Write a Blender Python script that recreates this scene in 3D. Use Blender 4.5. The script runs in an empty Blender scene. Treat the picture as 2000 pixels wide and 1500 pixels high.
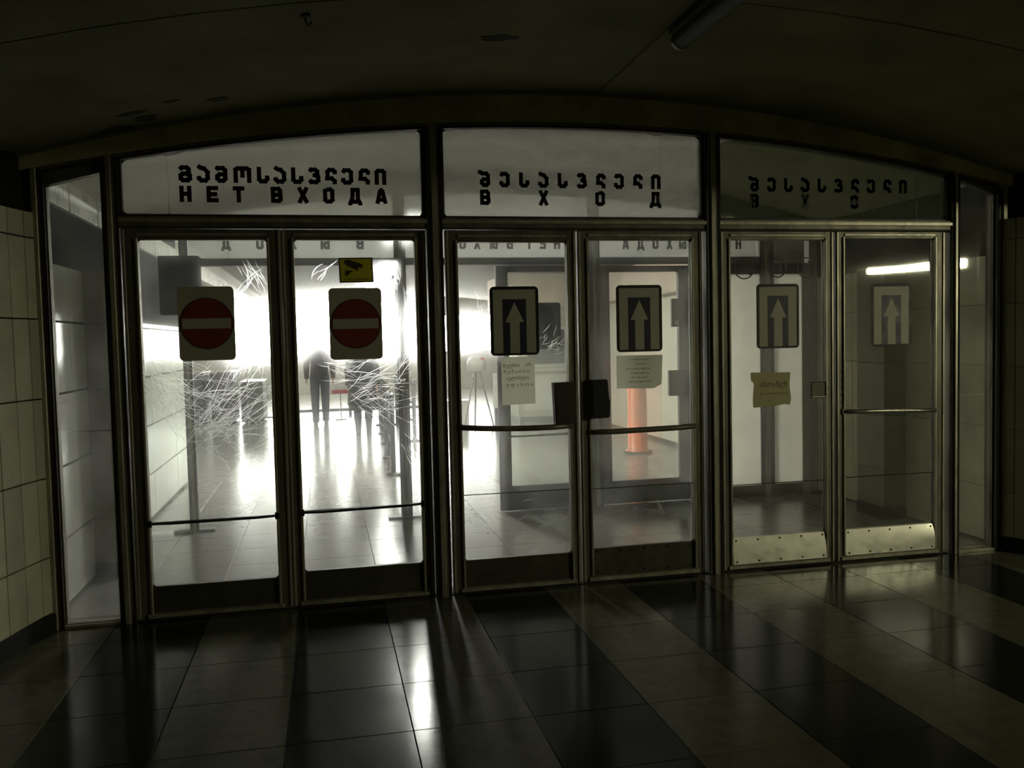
import bpy, math, random
from mathutils import Vector, Matrix
R_ = random.Random(7)
sc = bpy.context.scene
COL = sc.collection

# ------------------------------------------------------------------ camera
cam_d = bpy.data.cameras.new('camera')
cam = bpy.data.objects.new('camera', cam_d)
COL.objects.link(cam)
cam_d.sensor_width = 36.0
cam_d.lens = 36.0 * 1707.55 / 2000.0
cam_d.clip_end = 200
r = Vector((0.97740335, -0.21013161, -0.02296527))
u = Vector((0.03340546, 0.04626986, 0.99837026))
f = Vector((0.20872655, 0.9765776, -0.05224386))
m = Matrix(((r.x, u.x, -f.x, 0), (r.y, u.y, -f.y, -5.2255), (r.z, u.z, -f.z, 1.55), (0, 0, 0, 1)))
cam.matrix_world = m
sc.camera = cam

# ------------------------------------------------------------------ world, exposure
sc.view_settings.view_transform = 'Standard'
sc.view_settings.look = 'None'
sc.view_settings.gamma = 1.0
sc.view_settings.use_curve_mapping = False
sc.view_settings.exposure = 0.0
w = bpy.data.worlds.new('world'); sc.world = w; w.use_nodes = True
w.node_tree.nodes['Background'].inputs[0].default_value = (0.9, 1.0, 0.55, 1)
w.node_tree.nodes['Background'].inputs[1].default_value = 0.012
sc.cycles.transparent_max_bounces = 32
sc.cycles.max_bounces = 10
sc.cycles.diffuse_bounces = 5
sc.cycles.glossy_bounces = 4
sc.cycles.transmission_bounces = 6
sc.cycles.sample_clamp_indirect = 6.0

# key numbers of the lighting
L_END = 23.0        # glowing openings at the far end of the hall
L_HALL = 120.0      # unseen hall ceiling lamps, added as fill
L_TUBE = 150.0      # fluorescent tube behind the camera

# ------------------------------------------------------------------ materials
MATS = {}
def new_mat(name):
    mt = bpy.data.materials.new(name); mt.use_nodes = True
    nt = mt.node_tree
    for n in list(nt.nodes): nt.nodes.remove(n)
    return mt, nt
def N(nt, t, **kw):
    n = nt.nodes.new(t)
    for k, v in kw.items():
        if k.startswith('i_'):
            key = k[2:]
            key = int(key) if key.isdigit() else key.replace('_', ' ')
            n.inputs[key].default_value = v
        else: setattr(n, k, v)
    return n
def col4(c): return (c[0], c[1], c[2], 1)
def mat(name, c, rough=.5, metal=0., var=.25, scale=3., bump=.0, bscale=40., c2=None, spec=.5, rvar=.15, rand=0., stretch=(1, 1, 1)):
    """stone, paint and metal: base colour mottled by world-space noise, roughness varied, fine relief"""
    if name in MATS: return MATS[name]
    mt, nt = new_mat(name); L = nt.links.new
    out = N(nt, 'ShaderNodeOutputMaterial'); b = N(nt, 'ShaderNodeBsdfPrincipled')
    geo = N(nt, 'ShaderNodeNewGeometry')
    mp = N(nt, 'ShaderNodeMapping'); mp.inputs['Scale'].default_value = stretch
    L(geo.outputs['Position'], mp.inputs['Vector'])
    no = N(nt, 'ShaderNodeTexNoise', i_Scale=scale, i_Detail=6.0, i_Roughness=.6)
    L(mp.outputs[0], no.inputs['Vector'])
    rp = N(nt, 'ShaderNodeValToRGB')
    if c2 is None: c2 = tuple(x * (1 - var) for x in c)
    hi = tuple(min(1, x * (1 + var * .5)) for x in c)
    rp.color_ramp.elements[0].position = .3; rp.color_ramp.elements[0].color = col4(c2)
    rp.color_ramp.elements[1].position = .7; rp.color_ramp.elements[1].color = col4(hi)
    L(no.outputs['Fac'], rp.inputs[0])
    src = rp.outputs[0]
    if rand:
        oi = N(nt, 'ShaderNodeObjectInfo')
        mr = N(nt, 'ShaderNodeMapRange'); mr.inputs['To Min'].default_value = 1 - rand; mr.inputs['To Max'].default_value = 1 + rand
        L(oi.outputs['Random'], mr.inputs['Value'])
        vm = N(nt, 'ShaderNodeVectorMath', operation='SCALE')
        L(src, vm.inputs[0]); L(mr.outputs[0], vm.inputs['Scale']); src = vm.outputs[0]
    L(src, b.inputs['Base Color'])
    b.inputs['Metallic'].default_value = metal
    b.inputs['Specular IOR Level'].default_value = spec
    n2 = N(nt, 'ShaderNodeTexNoise', i_Scale=scale * 4, i_Detail=4.0); L(mp.outputs[0], n2.inputs['Vector'])
    r2 = N(nt, 'ShaderNodeMapRange'); r2.inputs['From Min'].default_value = .3; r2.inputs['From Max'].default_value = .7
    r2.inputs['To Min'].default_value = max(.02, rough - rvar * .5); r2.inputs['To Max'].default_value = min(1, rough + rvar * .5)
    L(n2.outputs['Fac'], r2.inputs['Value']); L(r2.outputs[0], b.inputs['Roughness'])
    if bump:
        n3 = N(nt, 'ShaderNodeTexNoise', i_Scale=bscale, i_Detail=5.0); L(mp.outputs[0], n3.inputs['Vector'])
        bp = N(nt, 'ShaderNodeBump', i_Strength=bump, i_Distance=.004)
        L(n3.outputs['Fac'], bp.inputs['Height']); L(bp.outputs[0], b.inputs['Normal'])
    L(b.outputs[0], out.inputs[0])
    MATS[name] = mt
    return mt
def emit(name, c, s):
    if name in MATS: return MATS[name]
    mt, nt = new_mat(name)
    out = N(nt, 'ShaderNodeOutputMaterial'); e = N(nt, 'ShaderNodeEmission')
    e.inputs[0].default_value = col4(c); e.inputs[1].default_value = s
    nt.links.new(e.outputs[0], out.inputs[0]); MATS[name] = mt
    return mt
def glass(name, dirt_lo, dirt_hi, tint=(.93, .95, .92), dirt_col=(.8, .8, .76), haze=.06, scale=2.0, refl=1.0, stretch=(1, 1, 1), warp=0., hrough=.32):
    """thin dirty sheet glass: clear, Fresnel mirror, a little blur, and a dusty film that scatters light from either side"""
    if name in MATS: return MATS[name]
    mt, nt = new_mat(name); L = nt.links.new
    out = N(nt, 'ShaderNodeOutputMaterial')
    tr = N(nt, 'ShaderNodeBsdfTransparent'); tr.inputs[0].default_value = col4(tint)
    gl = N(nt, 'ShaderNodeBsdfGlossy'); gl.inputs['Roughness'].default_value = .03; gl.inputs[0].default_value = (refl, refl, refl, 1)
    fr = N(nt, 'ShaderNodeFresnel', i_IOR=1.38)
    m1 = N(nt, 'ShaderNodeMixShader'); L(fr.outputs[0], m1.inputs[0]); L(tr.outputs[0], m1.inputs[1]); L(gl.outputs[0], m1.inputs[2])
    last = m1
    if haze:
        rf = N(nt, 'ShaderNodeBsdfRefraction', i_IOR=1.12); rf.inputs['Roughness'].default_value = hrough
        m2 = N(nt, 'ShaderNodeMixShader'); m2.inputs[0].default_value = haze
        L(m1.outputs[0], m2.inputs[1]); L(rf.outputs[0], m2.inputs[2]); last = m2
    tl = N(nt, 'ShaderNodeBsdfTranslucent'); tl.inputs[0].default_value = col4(dirt_col)
    df = N(nt, 'ShaderNodeBsdfDiffuse'); df.inputs[0].default_value = col4(dirt_col)
    m3 = N(nt, 'ShaderNodeMixShader'); m3.inputs[0].default_value = .3
    L(tl.outputs[0], m3.inputs[1]); L(df.outputs[0], m3.inputs[2])
    geo = N(nt, 'ShaderNodeNewGeometry'); mp = N(nt, 'ShaderNodeMapping'); mp.inputs['Scale'].default_value = stretch
    L(geo.outputs['Position'], mp.inputs['Vector'])
    no = N(nt, 'ShaderNodeTexNoise', i_Scale=scale, i_Detail=7.0, i_Roughness=.62, i_Distortion=warp); L(mp.outputs[0], no.inputs['Vector'])
    mr = N(nt, 'ShaderNodeMapRange'); mr.inputs['From Min'].default_value = .38; mr.inputs['From Max'].default_value = .66
    mr.inputs['To Min'].default_value = dirt_lo; mr.inputs['To Max'].default_value = dirt_hi
    L(no.outputs['Fac'], mr.inputs['Value'])
    m4 = N(nt, 'ShaderNodeMixShader'); L(mr.outputs[0], m4.inputs[0]); L(last.outputs[0], m4.inputs[1]); L(m3.outputs[0], m4.inputs[2])
    L(m4.outputs[0], out.inputs[0]); MATS[name] = mt
    return mt
def film(name, c, transl=.6):
    if name in MATS: return MATS[name]
    mt, nt = new_mat(name); L = nt.links.new
    out = N(nt, 'ShaderNodeOutputMaterial')
    tl = N(nt, 'ShaderNodeBsdfTranslucent'); tl.inputs[0].default_value = col4(c)
    df = N(nt, 'ShaderNodeBsdfDiffuse'); df.inputs[0].default_value = col4(c)
    mx = N(nt, 'ShaderNodeMixShader'); mx.inputs[0].default_value = 1 - transl
    L(tl.outputs[0], mx.inputs[1]); L(df.outputs[0], mx.inputs[2]); L(mx.outputs[0], out.inputs[0]); MATS[name] = mt
    return mt

FRAME = mat('weathered_frame_metal', (.21, .195, .14), rough=.46, metal=.45, var=.5, scale=9, bump=.25, bscale=60, stretch=(1, 1, .25))
BEAD = mat('lighter_frame_bead', (.50, .47, .35), rough=.42, metal=.5, var=.4, scale=12, stretch=(1, 1, .3))
DARKJ = mat('dark_brown_jamb', (.05, .036, .024), rough=.55, var=.5, scale=6, stretch=(1, 1, .3))
RUB = mat('black_gasket', (.008, .008, .007), rough=.8)
KICKD = mat('backlit_kick_plate', (.11, .105, .07), rough=.5, metal=.5, var=.3, scale=5)  # darkened metal: the shade of backlit plates is put into the colour
KICKB = mat('brushed_kick_plate', (.97, .94, .80), rough=.46, metal=.85, var=.08, scale=5, bump=.15, bscale=25)
SCREW = mat('dark_screw', (.03, .028, .02), rough=.5, metal=.4)
BAR = mat('push_bar_metal', (.36, .34, .26), rough=.34, metal=.8, var=.3, scale=8)
BARD = mat('dark_push_bar', (.06, .045, .03), rough=.4, metal=.4, var=.3, scale=8)
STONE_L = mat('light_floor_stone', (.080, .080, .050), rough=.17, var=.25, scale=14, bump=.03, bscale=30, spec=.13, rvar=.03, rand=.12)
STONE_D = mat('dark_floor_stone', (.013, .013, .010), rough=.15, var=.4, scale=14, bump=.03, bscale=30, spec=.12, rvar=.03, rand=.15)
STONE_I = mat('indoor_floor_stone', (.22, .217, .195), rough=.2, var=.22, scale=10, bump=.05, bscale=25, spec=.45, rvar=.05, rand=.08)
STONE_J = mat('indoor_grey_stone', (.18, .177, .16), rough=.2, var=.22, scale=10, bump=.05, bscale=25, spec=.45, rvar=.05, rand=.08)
GROUT = mat('dark_joint', (.02, .019, .014), rough=.9)
WALLS = mat('cream_wall_slab', (.60, .59, .42), rough=.38, var=.2, scale=5, spec=.4, rand=.13)
WALLI = mat('glossy_white_wall_slab', (.62, .62, .57), rough=.15, var=.15, scale=4, spec=.6, rand=.06)
PIL = mat('olive_stone_pier', (.20, .19, .12), rough=.5, var=.3, scale=6)
BLACKW = mat('black_upper_wall', (.012, .012, .008), rough=.9)  # even black for the set-back band above the slabs and the baseboards
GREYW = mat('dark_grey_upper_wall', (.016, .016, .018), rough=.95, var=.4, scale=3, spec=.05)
CEIL = mat('grimy_plaster_ceiling', (.27, .265, .14), rough=.8, var=.3, scale=2.2, bump=.3, bscale=18)
CEILS = mat('ceiling_stain', (.10, .09, .05), rough=.9, var=.4, scale=12)
BEAM = mat('olive_beam_plaster', (.62, .58, .32), rough=.75, var=.4, scale=4, bump=.2)
CEILI = mat('vestibule_plaster', (.62, .61, .55), rough=.8, var=.12, scale=2)
CEILH = mat('hall_plaster', (.30, .295, .27), rough=.8, var=.12, scale=2)
WHITE = mat('white_fascia_panel', (.86, .85, .78), rough=.3, var=.1, scale=3)
GLASS = glass('clear_dirty_door_glass', .02, .08, haze=.13, hrough=.36)
GLASSM = glass('film_dirty_door_glass', .03, .12, haze=.09, scale=2.6)
GLASSR = glass('dusty_right_glass', .04, .10, haze=.05, scale=3, tint=(.87, .87, .81), dirt_col=(.5, .5, .4))
GLASSS = glass('smooth_hazy_transom_glass', .34, .47, haze=.12, scale=1.2, warp=.4, stretch=(1, 1, 3), dirt_col=(.93, .92, .84))
GLASST = glass('hazy_transom_glass', .30, .54, haze=.12, scale=1.5, warp=1.3, stretch=(1, 1, 1.8), dirt_col=(.93, .92, .84))
GLASSU = glass('dusty_shaded_transom_glass', .20, .36, haze=.04, scale=2.0, warp=1.2, tint=(.6, .62, .5), dirt_col=(.24, .25, .17))  # tint and dust darkened to stand for the dim vestibule behind the right bay
GLASSF = glass('milky_far_transom', .40, .60, haze=.1, scale=1.5, dirt_col=(.85, .85, .82))
FILM = film('whitewashed_glass', (.92, .92, .88), .85)
mt, nt = new_mat('scratched_glass')
_o = N(nt, 'ShaderNodeOutputMaterial'); _r = N(nt, 'ShaderNodeBsdfRefraction', i_IOR=1.25); _r.inputs['Roughness'].default_value = .6
_t = N(nt, 'ShaderNodeBsdfTranslucent'); _t.inputs[0].default_value = (.95, .95, .9, 1); _m = N(nt, 'ShaderNodeMixShader'); _m.inputs[0].default_value = .35
nt.links.new(_r.outputs[0], _m.inputs[1]); nt.links.new(_t.outputs[0], _m.inputs[2]); nt.links.new(_m.outputs[0], _o.inputs[0])
SCR = mt
PAPER = film('sheet_paper', (.86, .86, .77), .65)
PAPERY = film('yellowed_paper', (.62, .58, .38), .5)
SIGNW = mat('sign_white_face', (.50, .48, .36), rough=.6, var=.12, scale=5)
SIGNR = mat('sign_red_face', (.24, .038, .022), rough=.55, var=.15, scale=8)
SIGNB = mat('sign_navy_face', (.02, .022, .045), rough=.5, var=.2, scale=8)
SIGNK = mat('sign_black_edge', (.007, .007, .008), rough=.55)
YELL = mat('sign_yellow_face', (.75, .66, .03), rough=.5, var=.1)
INK = mat('maroon_letter_vinyl', (.045, .006, .006), rough=.5)
INKK = mat('black_letter_vinyl', (.008, .008, .007), rough=.5)
INKT = mat('grey_back_of_letter', (.05, .047, .047), rough=.7)
INKP = mat('printed_ink', (.05, .05, .045), rough=.8)
NAVYB = mat('navy_sign_back', (.10, .105, .16), rough=.6, var=.3, scale=9)
BLK = mat('black_plastic', (.012, .012, .01), rough=.6)
BRN = mat('brown_box_board', (.055, .043, .022), rough=.7, var=.3, scale=8)
STEEL = mat('brushed_steel', (.4, .4, .4), rough=.3, metal=.9)
GREY = mat('grey_casing', (.12, .12, .13), rough=.5, var=.2)
ORANGE = mat('orange_plastic', (.85, .20, .07), rough=.45)
CREAM = mat('cream_booth_paint', (.72, .70, .58), rough=.5, var=.1)
WARM = mat('warm_beige_board', (.78, .62, .50), rough=.6, var=.12)
CLOTH = mat('dark_coat_cloth', (.05, .05, .055), rough=.9, var=.3, scale=12)
CLOTHB = mat('dark_blue_trousers', (.05, .055, .085), rough=.9, var=.3, scale=12)
SKIN = mat('skin', (.5, .32, .24), rough=.55)
HAIR = mat('dark_hair', (.02, .016, .013), rough=.6)
SHOE = mat('black_shoe', (.012, .012, .012), rough=.45)
RED = mat('red_stripe', (.6, .03, .05), rough=.5)

# ------------------------------------------------------------------ mesh builder
class MB:
    def __init__(s): s.v = []; s.f = []
    def add(s, vs, fs):
        b = len(s.v); s.v += [tuple(v) for v in vs]; s.f += [tuple(i + b for i in q) for q in fs]; return s
    def box(s, x0, x1, y0, y1, z0, z1, c=0.):
        if c <= 0:
            vs = [(x, y, z) for z in (z0, z1) for y in (y0, y1) for x in (x0, x1)]
            return s.add(vs, [(0, 2, 3, 1), (4, 5, 7, 6), (0, 1, 5, 4), (2, 6, 7, 3), (0, 4, 6, 2), (1, 3, 7, 5)])
        # chamfer on the four vertical-section corners of every face (box with cut edges)
        X = (x0, x1); Y = (y0, y1); Z = (z0, z1); vs = []
        idx = {}
        for i in (0, 1):
            for j in (0, 1):
                for k in (0, 1):
                    sx = c if i == 0 else -c; sy = c if j == 0 else -c; sz = c if k == 0 else -c
                    idx[(i, j, k, 'x')] = len(vs); vs.append((X[i], Y[j] + sy, Z[k] + sz))
                    idx[(i, j, k, 'y')] = len(vs); vs.append((X[i] + sx, Y[j], Z[k] + sz))
                    idx[(i, j, k, 'z')] = len(vs); vs.append((X[i] + sx, Y[j] + sy, Z[k]))
        fs = []
        for i in (0, 1):
            q = [idx[(i, j, k, 'x')] for j, k in ((0, 0), (1, 0), (1, 1), (0, 1))]; fs.append(q if i else q[::-1])
            q = [idx[(j, i, k, 'y')] for j, k in ((0, 0), (1, 0), (1, 1), (0, 1))]; fs.append(q[::-1] if i else q)
            q = [idx[(j, k, i, 'z')] for j, k in ((0, 0), (1, 0), (1, 1), (0, 1))]; fs.append(q if i else q[::-1])
        for a in (0, 1):
            for b in (0, 1):
                q = [idx[(a, b, 0, 'x')], idx[(a, b, 0, 'y')], idx[(a, b, 1, 'y')], idx[(a, b, 1, 'x')]]; fs.append(q if (a == b) else q[::-1])
                q = [idx[(a, 0, b, 'x')], idx[(a, 0, b, 'z')], idx[(a, 1, b, 'z')], idx[(a, 1, b, 'x')]]; fs.append(q if (a != b) else q[::-1])
                q = [idx[(0, a, b, 'y')], idx[(0, a, b, 'z')], idx[(1, a, b, 'z')], idx[(1, a, b, 'y')]]; fs.append(q if (a == b) else q[::-1])
                for c_ in (0, 1):
                    q = [idx[(a, b, c_, 'x')], idx[(a, b, c_, 'y')], idx[(a, b, c_, 'z')]]; fs.append(q if ((a + b + c_) % 2) else q[::-1])
        return s.add(vs, fs)
    def prism(s, pts, y0, y1):
        """polygon in x-z (counter-clockwise seen from -y), extruded along y"""
        n = len(pts); vs = [(p[0], y0, p[1]) for p in pts] + [(p[0], y1, p[1]) for p in pts]
        fs = [tuple(range(n)), tuple(range(2 * n - 1, n - 1, -1))]
        fs += [(i, i + n, (i + 1) % n + n, (i + 1) % n) for i in range(n)]
        return s.add(vs, fs)
    def prism_z(s, pts, z0, z1):
        n = len(pts); vs = [(p[0], p[1], z0) for p in pts] + [(p[0], p[1], z1) for p in pts]
        fs = [tuple(range(n))[::-1], tuple(range(n, 2 * n))]
        fs += [(i, (i + 1) % n, (i + 1) % n + n, i + n) for i in range(n)]
        return s.add(vs, fs)
    def tube(s, pts, rad, n=10, caps=True):
        pts = [Vector(p) for p in pts]; rings = []
        rads = rad if isinstance(rad, (list, tuple)) else [rad] * len(pts)
        for i, p in enumerate(pts):
            d = (pts[min(i + 1, len(pts) - 1)] - pts[max(i - 1, 0)]).normalized()
            up = Vector((0, 0, 1)) if abs(d.z) < .95 else Vector((1, 0, 0))
            a = d.cross(up).normalized(); b = a.cross(d)
            rings.append([p + rads[i] * (math.cos(2 * math.pi * k / n) * a + math.sin(2 * math.pi * k / n) * b) for k in range(n)])
        vs = [v for rg in rings for v in rg]; fs = []
        for i in range(len(pts) - 1):
            for k in range(n):
                k2 = (k + 1) % n
                fs.append((i * n + k, (i + 1) * n + k, (i + 1) * n + k2, i * n + k2))
        if caps: fs += [tuple(range(n)), tuple(range(len(vs) - 1, len(vs) - n - 1, -1))]
        return s.add(vs, fs)
    def disc(s, cx, cz, rad, y0, y1, n=40):
        return s.prism([(cx + rad * math.cos(2 * math.pi * k / n), cz + rad * math.sin(2 * math.pi * k / n)) for k in range(n)], y0, y1)
    def ring(s, cx, cz, ro, ri, y0, y1, n=40):
        vs = []; fs = []
        for y in (y0, y1):
            for rr in (ro, ri):
                vs += [(cx + rr * math.cos(2 * math.pi * k / n), y, cz + rr * math.sin(2 * math.pi * k / n)) for k in range(n)]
        for k in range(n):
            j = (k + 1) % n
            fs += [(k, j, n + j, n + k), (2 * n + k, 3 * n + k, 3 * n + j, 2 * n + j), (k, 2 * n + k, 2 * n + j, j), (n + k, n + j, 3 * n + j, 3 * n + k)]
        return s.add(vs, fs)
    def lathe(s, prof, cx=0, cy=0, n=20, ex=1., ey=1.):
        vs = []; fs = []
        for rr, z in prof:
            vs += [(cx + ex * rr * math.cos(2 * math.pi * k / n), cy + ey * rr * math.sin(2 * math.pi * k / n), z) for k in range(n)]
        for i in range(len(prof) - 1):
            for k in range(n):
                j = (k + 1) % n; fs.append((i * n + k, i * n + j, (i + 1) * n + j, (i + 1) * n + k))
        fs += [tuple(range(n))[::-1], tuple(range((len(prof) - 1) * n, len(prof) * n))]
        return s.add(vs, fs)
    def build(s, name, material, parent=None, smooth=False):
        off = Vector((0, 0, 0)) if parent is None else ROOTLOC.get(parent.name, Vector((0, 0, 0)))
        me = bpy.data.meshes.new(name)
        me.from_pydata([(x - off.x, y - off.y, z - off.z) for x, y, z in s.v], [], s.f)
        me.materials.append(material)
        if smooth: me.polygons.foreach_set('use_smooth', [True] * len(me.polygons))
        me.update()
        o = bpy.data.objects.new(name, me); COL.objects.link(o)
        if parent is not None:
            o.parent = parent; ROOTLOC[o.name] = off
        return o
ROOTLOC = {}
def tag(o, label=None, cat=None, group=None, kind=None):
    if label: o['label'] = label
    if cat: o['category'] = cat
    if group: o['group'] = group
    if kind: o['kind'] = kind
    return o
def empty(name, loc=(0, 0, 0), **kw):
    o = bpy.data.objects.new(name, None); COL.objects.link(o); o.location = loc
    ROOTLOC[o.name] = Vector(loc); o.empty_display_size = .1
    return tag(o, **kw)
def box(name, m_, parent, *a, c=0.): return MB().box(*a, c=c).build(name, m_, parent)

def rrect(x0, x1, z0, z1, rd, n=6):
    pts = []
    for cx, cz, a0 in ((x1 - rd, z0 + rd, -90), (x1 - rd, z1 - rd, 0), (x0 + rd, z1 - rd, 90), (x0 + rd, z0 + rd, 180)):
        for k in range(n + 1):
            a = math.radians(a0 + 90 * k / n); pts.append((cx + rd * math.cos(a), cz + rd * math.sin(a)))
    return pts

# arch of the ceiling and of the transom windows
CX = 1.53
def zt(x): return 2.815 - .0355 * (x - CX) ** 2
def zb(x): return 3.025 - .045 * (x - CX) ** 2

# ------------------------------------------------------------------ floor
floor = MB().box(-9, 12, -9, 24, -.12, -.018).build('floor', GROUT); tag(floor, kind='structure')
PX, X0 = .4937, -.69
def tile_mesh(name, m_):
    b = MB().box(-PX / 2 + .0014, PX / 2 - .0014, -.245 + .0014, .245 - .0014, -.02, 0, c=.0016)
    me = bpy.data.meshes.new(name); me.from_pydata(b.v, [], b.f); me.materials.append(m_); return me
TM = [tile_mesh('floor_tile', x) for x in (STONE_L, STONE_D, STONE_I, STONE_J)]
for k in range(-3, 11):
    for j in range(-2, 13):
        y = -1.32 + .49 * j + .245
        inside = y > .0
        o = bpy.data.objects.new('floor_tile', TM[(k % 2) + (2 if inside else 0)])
        COL.objects.link(o); o.parent = floor
        o.location = (X0 + PX * (k + .5), y, 0)
far = MB()
for k in range(-16, 22):
    for j in range(-16, 50):
        if -3 <= k < 11 and -2 <= j < 13: continue
        y = -1.32 + .49 * j
        if j < -2 or (j < 13): continue
        x = X0 + PX * k
        far.box(x + .0014, x + PX - .0014, y + .0014, y + .49 - .0014, -.02, 0)
tag(far.build('floor_tile_field', STONE_I, floor), kind='stuff')
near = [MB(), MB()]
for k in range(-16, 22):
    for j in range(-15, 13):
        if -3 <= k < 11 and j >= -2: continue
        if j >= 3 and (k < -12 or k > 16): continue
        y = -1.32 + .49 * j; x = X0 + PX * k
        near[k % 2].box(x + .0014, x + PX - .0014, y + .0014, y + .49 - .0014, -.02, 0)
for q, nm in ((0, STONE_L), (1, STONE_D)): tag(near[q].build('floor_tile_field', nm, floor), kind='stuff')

# ------------------------------------------------------------------ ceilings (segmented vaults)
def vault(name, m_, y0, y1, x0, x1, fz=zb, th=.1, n=28):
    b = MB(); vs = []; fs = []
    for i in range(n + 1):
        x = x0 + (x1 - x0) * i / n; z = fz(x)
        vs += [(x, y0, z), (x, y1, z), (x, y0, z + th), (x, y1, z + th)]
    for i in range(n):
        a = i * 4; c = a + 4
        fs += [(a, a + 1, c + 1, c), (a + 2, c + 2, c + 3, a + 3), (a, c, c + 2, a + 2), (a + 1, a + 3, c + 3, c + 1)]
    fs += [(0, 2, 3, 1), (n * 4, n * 4 + 1, n * 4 + 3, n * 4 + 2)]
    return b.add(vs, fs).build(name, m_)
def zfront(x): return zb(max(-2.4, min(5.46, x)))
ceil = vault('ceiling', CEIL, -9, -1.56, -4, 7.0, zfront); tag(ceil, kind='structure')
vs = vault('ceiling_panel', CEIL, -1.548, -.07, -4, 7.0, zfront); vs.parent = ceil
vs.name = 'ceiling_panel'
box('seam_backing', GROUT, ceil, -3, 6.4, -1.57, -1.54, 3.1, 3.13)
def zrib(x): return zb(x) - .012
rib = MB().box(1.665, 1.700, -1.5, -.07, zb(1.68) - .012, zb(1.68) + .02, c=.003).build('ceiling_rib', CEIL, ceil)
# flat stains, each a thin flake of old paint
for (sx, sy, rx, ry) in ((-.93, -.35, .09, .04), (-.88, -.22, .06, .07), (-.5, -.35, .07, .04), (.88, -1.0, .10, .05), (-1.05, .0 - .12, .10, .05), (-.72, -.45, .05, .02)):
    b = MB(); n = 14; vs = []; rr = [R_.uniform(.6, 1.1) for _ in range(n)]
    for lev in (0, -.003):
        for k in range(n):
            x = sx + rx * rr[k] * math.cos(2 * math.pi * k / n); y = sy + ry * rr[k] * math.sin(2 * math.pi * k / n)
            vs.append((x, y, zb(x) - .001 + lev))
    b.add(vs, [tuple(range(n, 2 * n))[::-1], tuple(range(n))] + [(k, (k + 1) % n, (k + 1) % n + n, k + n) for k in range(n)])
    b.build('stain', CEILS, ceil)
vc = vault('ceiling_2', CEILI, .05, 2.33, -1.62, 4.7); tag(vc, kind='structure')
def zh(x): return 2.98 - .03 * max(-4.5, min(4.5, (x - CX))) ** 2 * .6
hc = vault('ceiling_3', CEILH, 2.47, 22.5, -7, 9.0, zh); tag(hc, kind='structure')

# dark lamp casing and hook under the front ceiling
t = empty('ceiling_lamp', (1.70, -1.2, 2.98), label='unlit tubular ceiling lamp at the near end of the ceiling rib', cat='lamp')
MB().tube([(1.74, -1.18, 2.975), (1.76, -2.3, 2.975)], .042, 16).build('tube_casing', GREY, t)
MB().tube([(1.74, -1.165, 2.975), (1.74, -1.19, 2.975)], .047, 16).build('end_cap', BAR, t)
box('mounting_plate', BLK, t, 1.66, 1.74, -2.25, -1.22, 2.985, 3.018)
t = empty('ceiling_hook', (-.03, -1.42, 2.9), label='small dark hook hanging from the ceiling seam', cat='hook')
MB().lathe([(.02, zb(-.03) - .012), (.022, zb(-.03) + .002)], -.03, -1.42, 12).build('plate', BLK, t)
MB().tube([(-.03, -1.42, zb(-.03) - .01), (-.03, -1.42, zb(-.03) - .03), (-.02, -1.42, zb(-.03) - .045), (-.005, -1.42, zb(-.03) - .03)], .004, 6).build('wire', BLK, t)

# ------------------------------------------------------------------ walls made of slabs
ZJ = [0.10, .41, .845, 1.28, 1.712, 2.145]
def slab(parent, p, q, z0, z1, m_, th=.05, inner=1, gz=.0018):
    """a slab along p->q; its face is on the left of p->q when inner=1"""
    p = Vector((p[0], p[1])); q = Vector((q[0], q[1])); d = (q - p); L_ = d.length; d.normalize(); n = Vector((-d.y, d.x)) * inner
    g = .0018; a = p + d * g; b = q - d * g; c = .0025
    pr = [(a - n * th), (b - n * th), (b - n * c), (b - d * c), (a + d * c), (a - n * c)]
    if inner < 0: pr = pr[::-1]
    off = R_.uniform(-.0012, .0012)
    return MB().prism_z([(v.x + n.x * off, v.y + n.y * off) for v in pr], z0 + gz, z1 - gz).build('wall_slab', m_, parent)
LW = [(-1.49, -.04), (-1.53, -.13), (-1.565, -.27), (-1.60, -.43), (-1.645, -.62), (-1.76, -.87), (-1.96, -1.10), (-2.3, -1.34), (-2.8, -1.5), (-3.6, -1.55)]
RW = [(4.55, -.04), (4.59, -.13), (4.645, -.27), (4.75, -.42), (4.90, -.56), (5.12, -.70), (5.5, -.82), (6.1, -.90), (6.9, -.92)]
for side, P_, sg in (('left', LW, 1), ('right', RW, -1)):
    back = MB(); n = len(P_)
    o_ = [(x - sg * .055, y + (.03 if i > 5 else 0)) for i, (x, y) in enumerate(P_)]
    poly = o_ + [(P_[-1][0], .1), (P_[0][0] - sg * .055, .1)]
    if sg > 0: pass
    else: poly = poly[::-1]
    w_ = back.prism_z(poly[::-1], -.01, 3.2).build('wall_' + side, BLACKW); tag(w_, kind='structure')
    for i in range(n - 1):
        a, b = P_[i], P_[i + 1]
        for j in range(len(ZJ)):
            z0 = ZJ[j]; z1 = ZJ[j + 1] if j + 1 < len(ZJ) else 2.285
            if sg > 0: slab(w_, b, a, z0, z1, WALLS, inner=-1, gz=.004)
            else: slab(w_, b, a, z0, z1, WALLS, inner=1)
        bb = MB(); d = Vector((b[0] - a[0], b[1] - a[1])).normalized(); nn = Vector((d.y, -d.x)) * (-sg) * -1
        pts = [(a[0] - nn.x * .012, a[1] - nn.y * .012), (b[0] - nn.x * .012, b[1] - nn.y * .012), (b[0] + nn.x * .04, b[1] + nn.y * .04), (a[0] + nn.x * .04, a[1] + nn.y * .04)]
        bb.prism_z(pts, 0, .1)
        bo = bb.build('baseboard_' + side, BLACKW); tag(bo, kind='structure')

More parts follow.
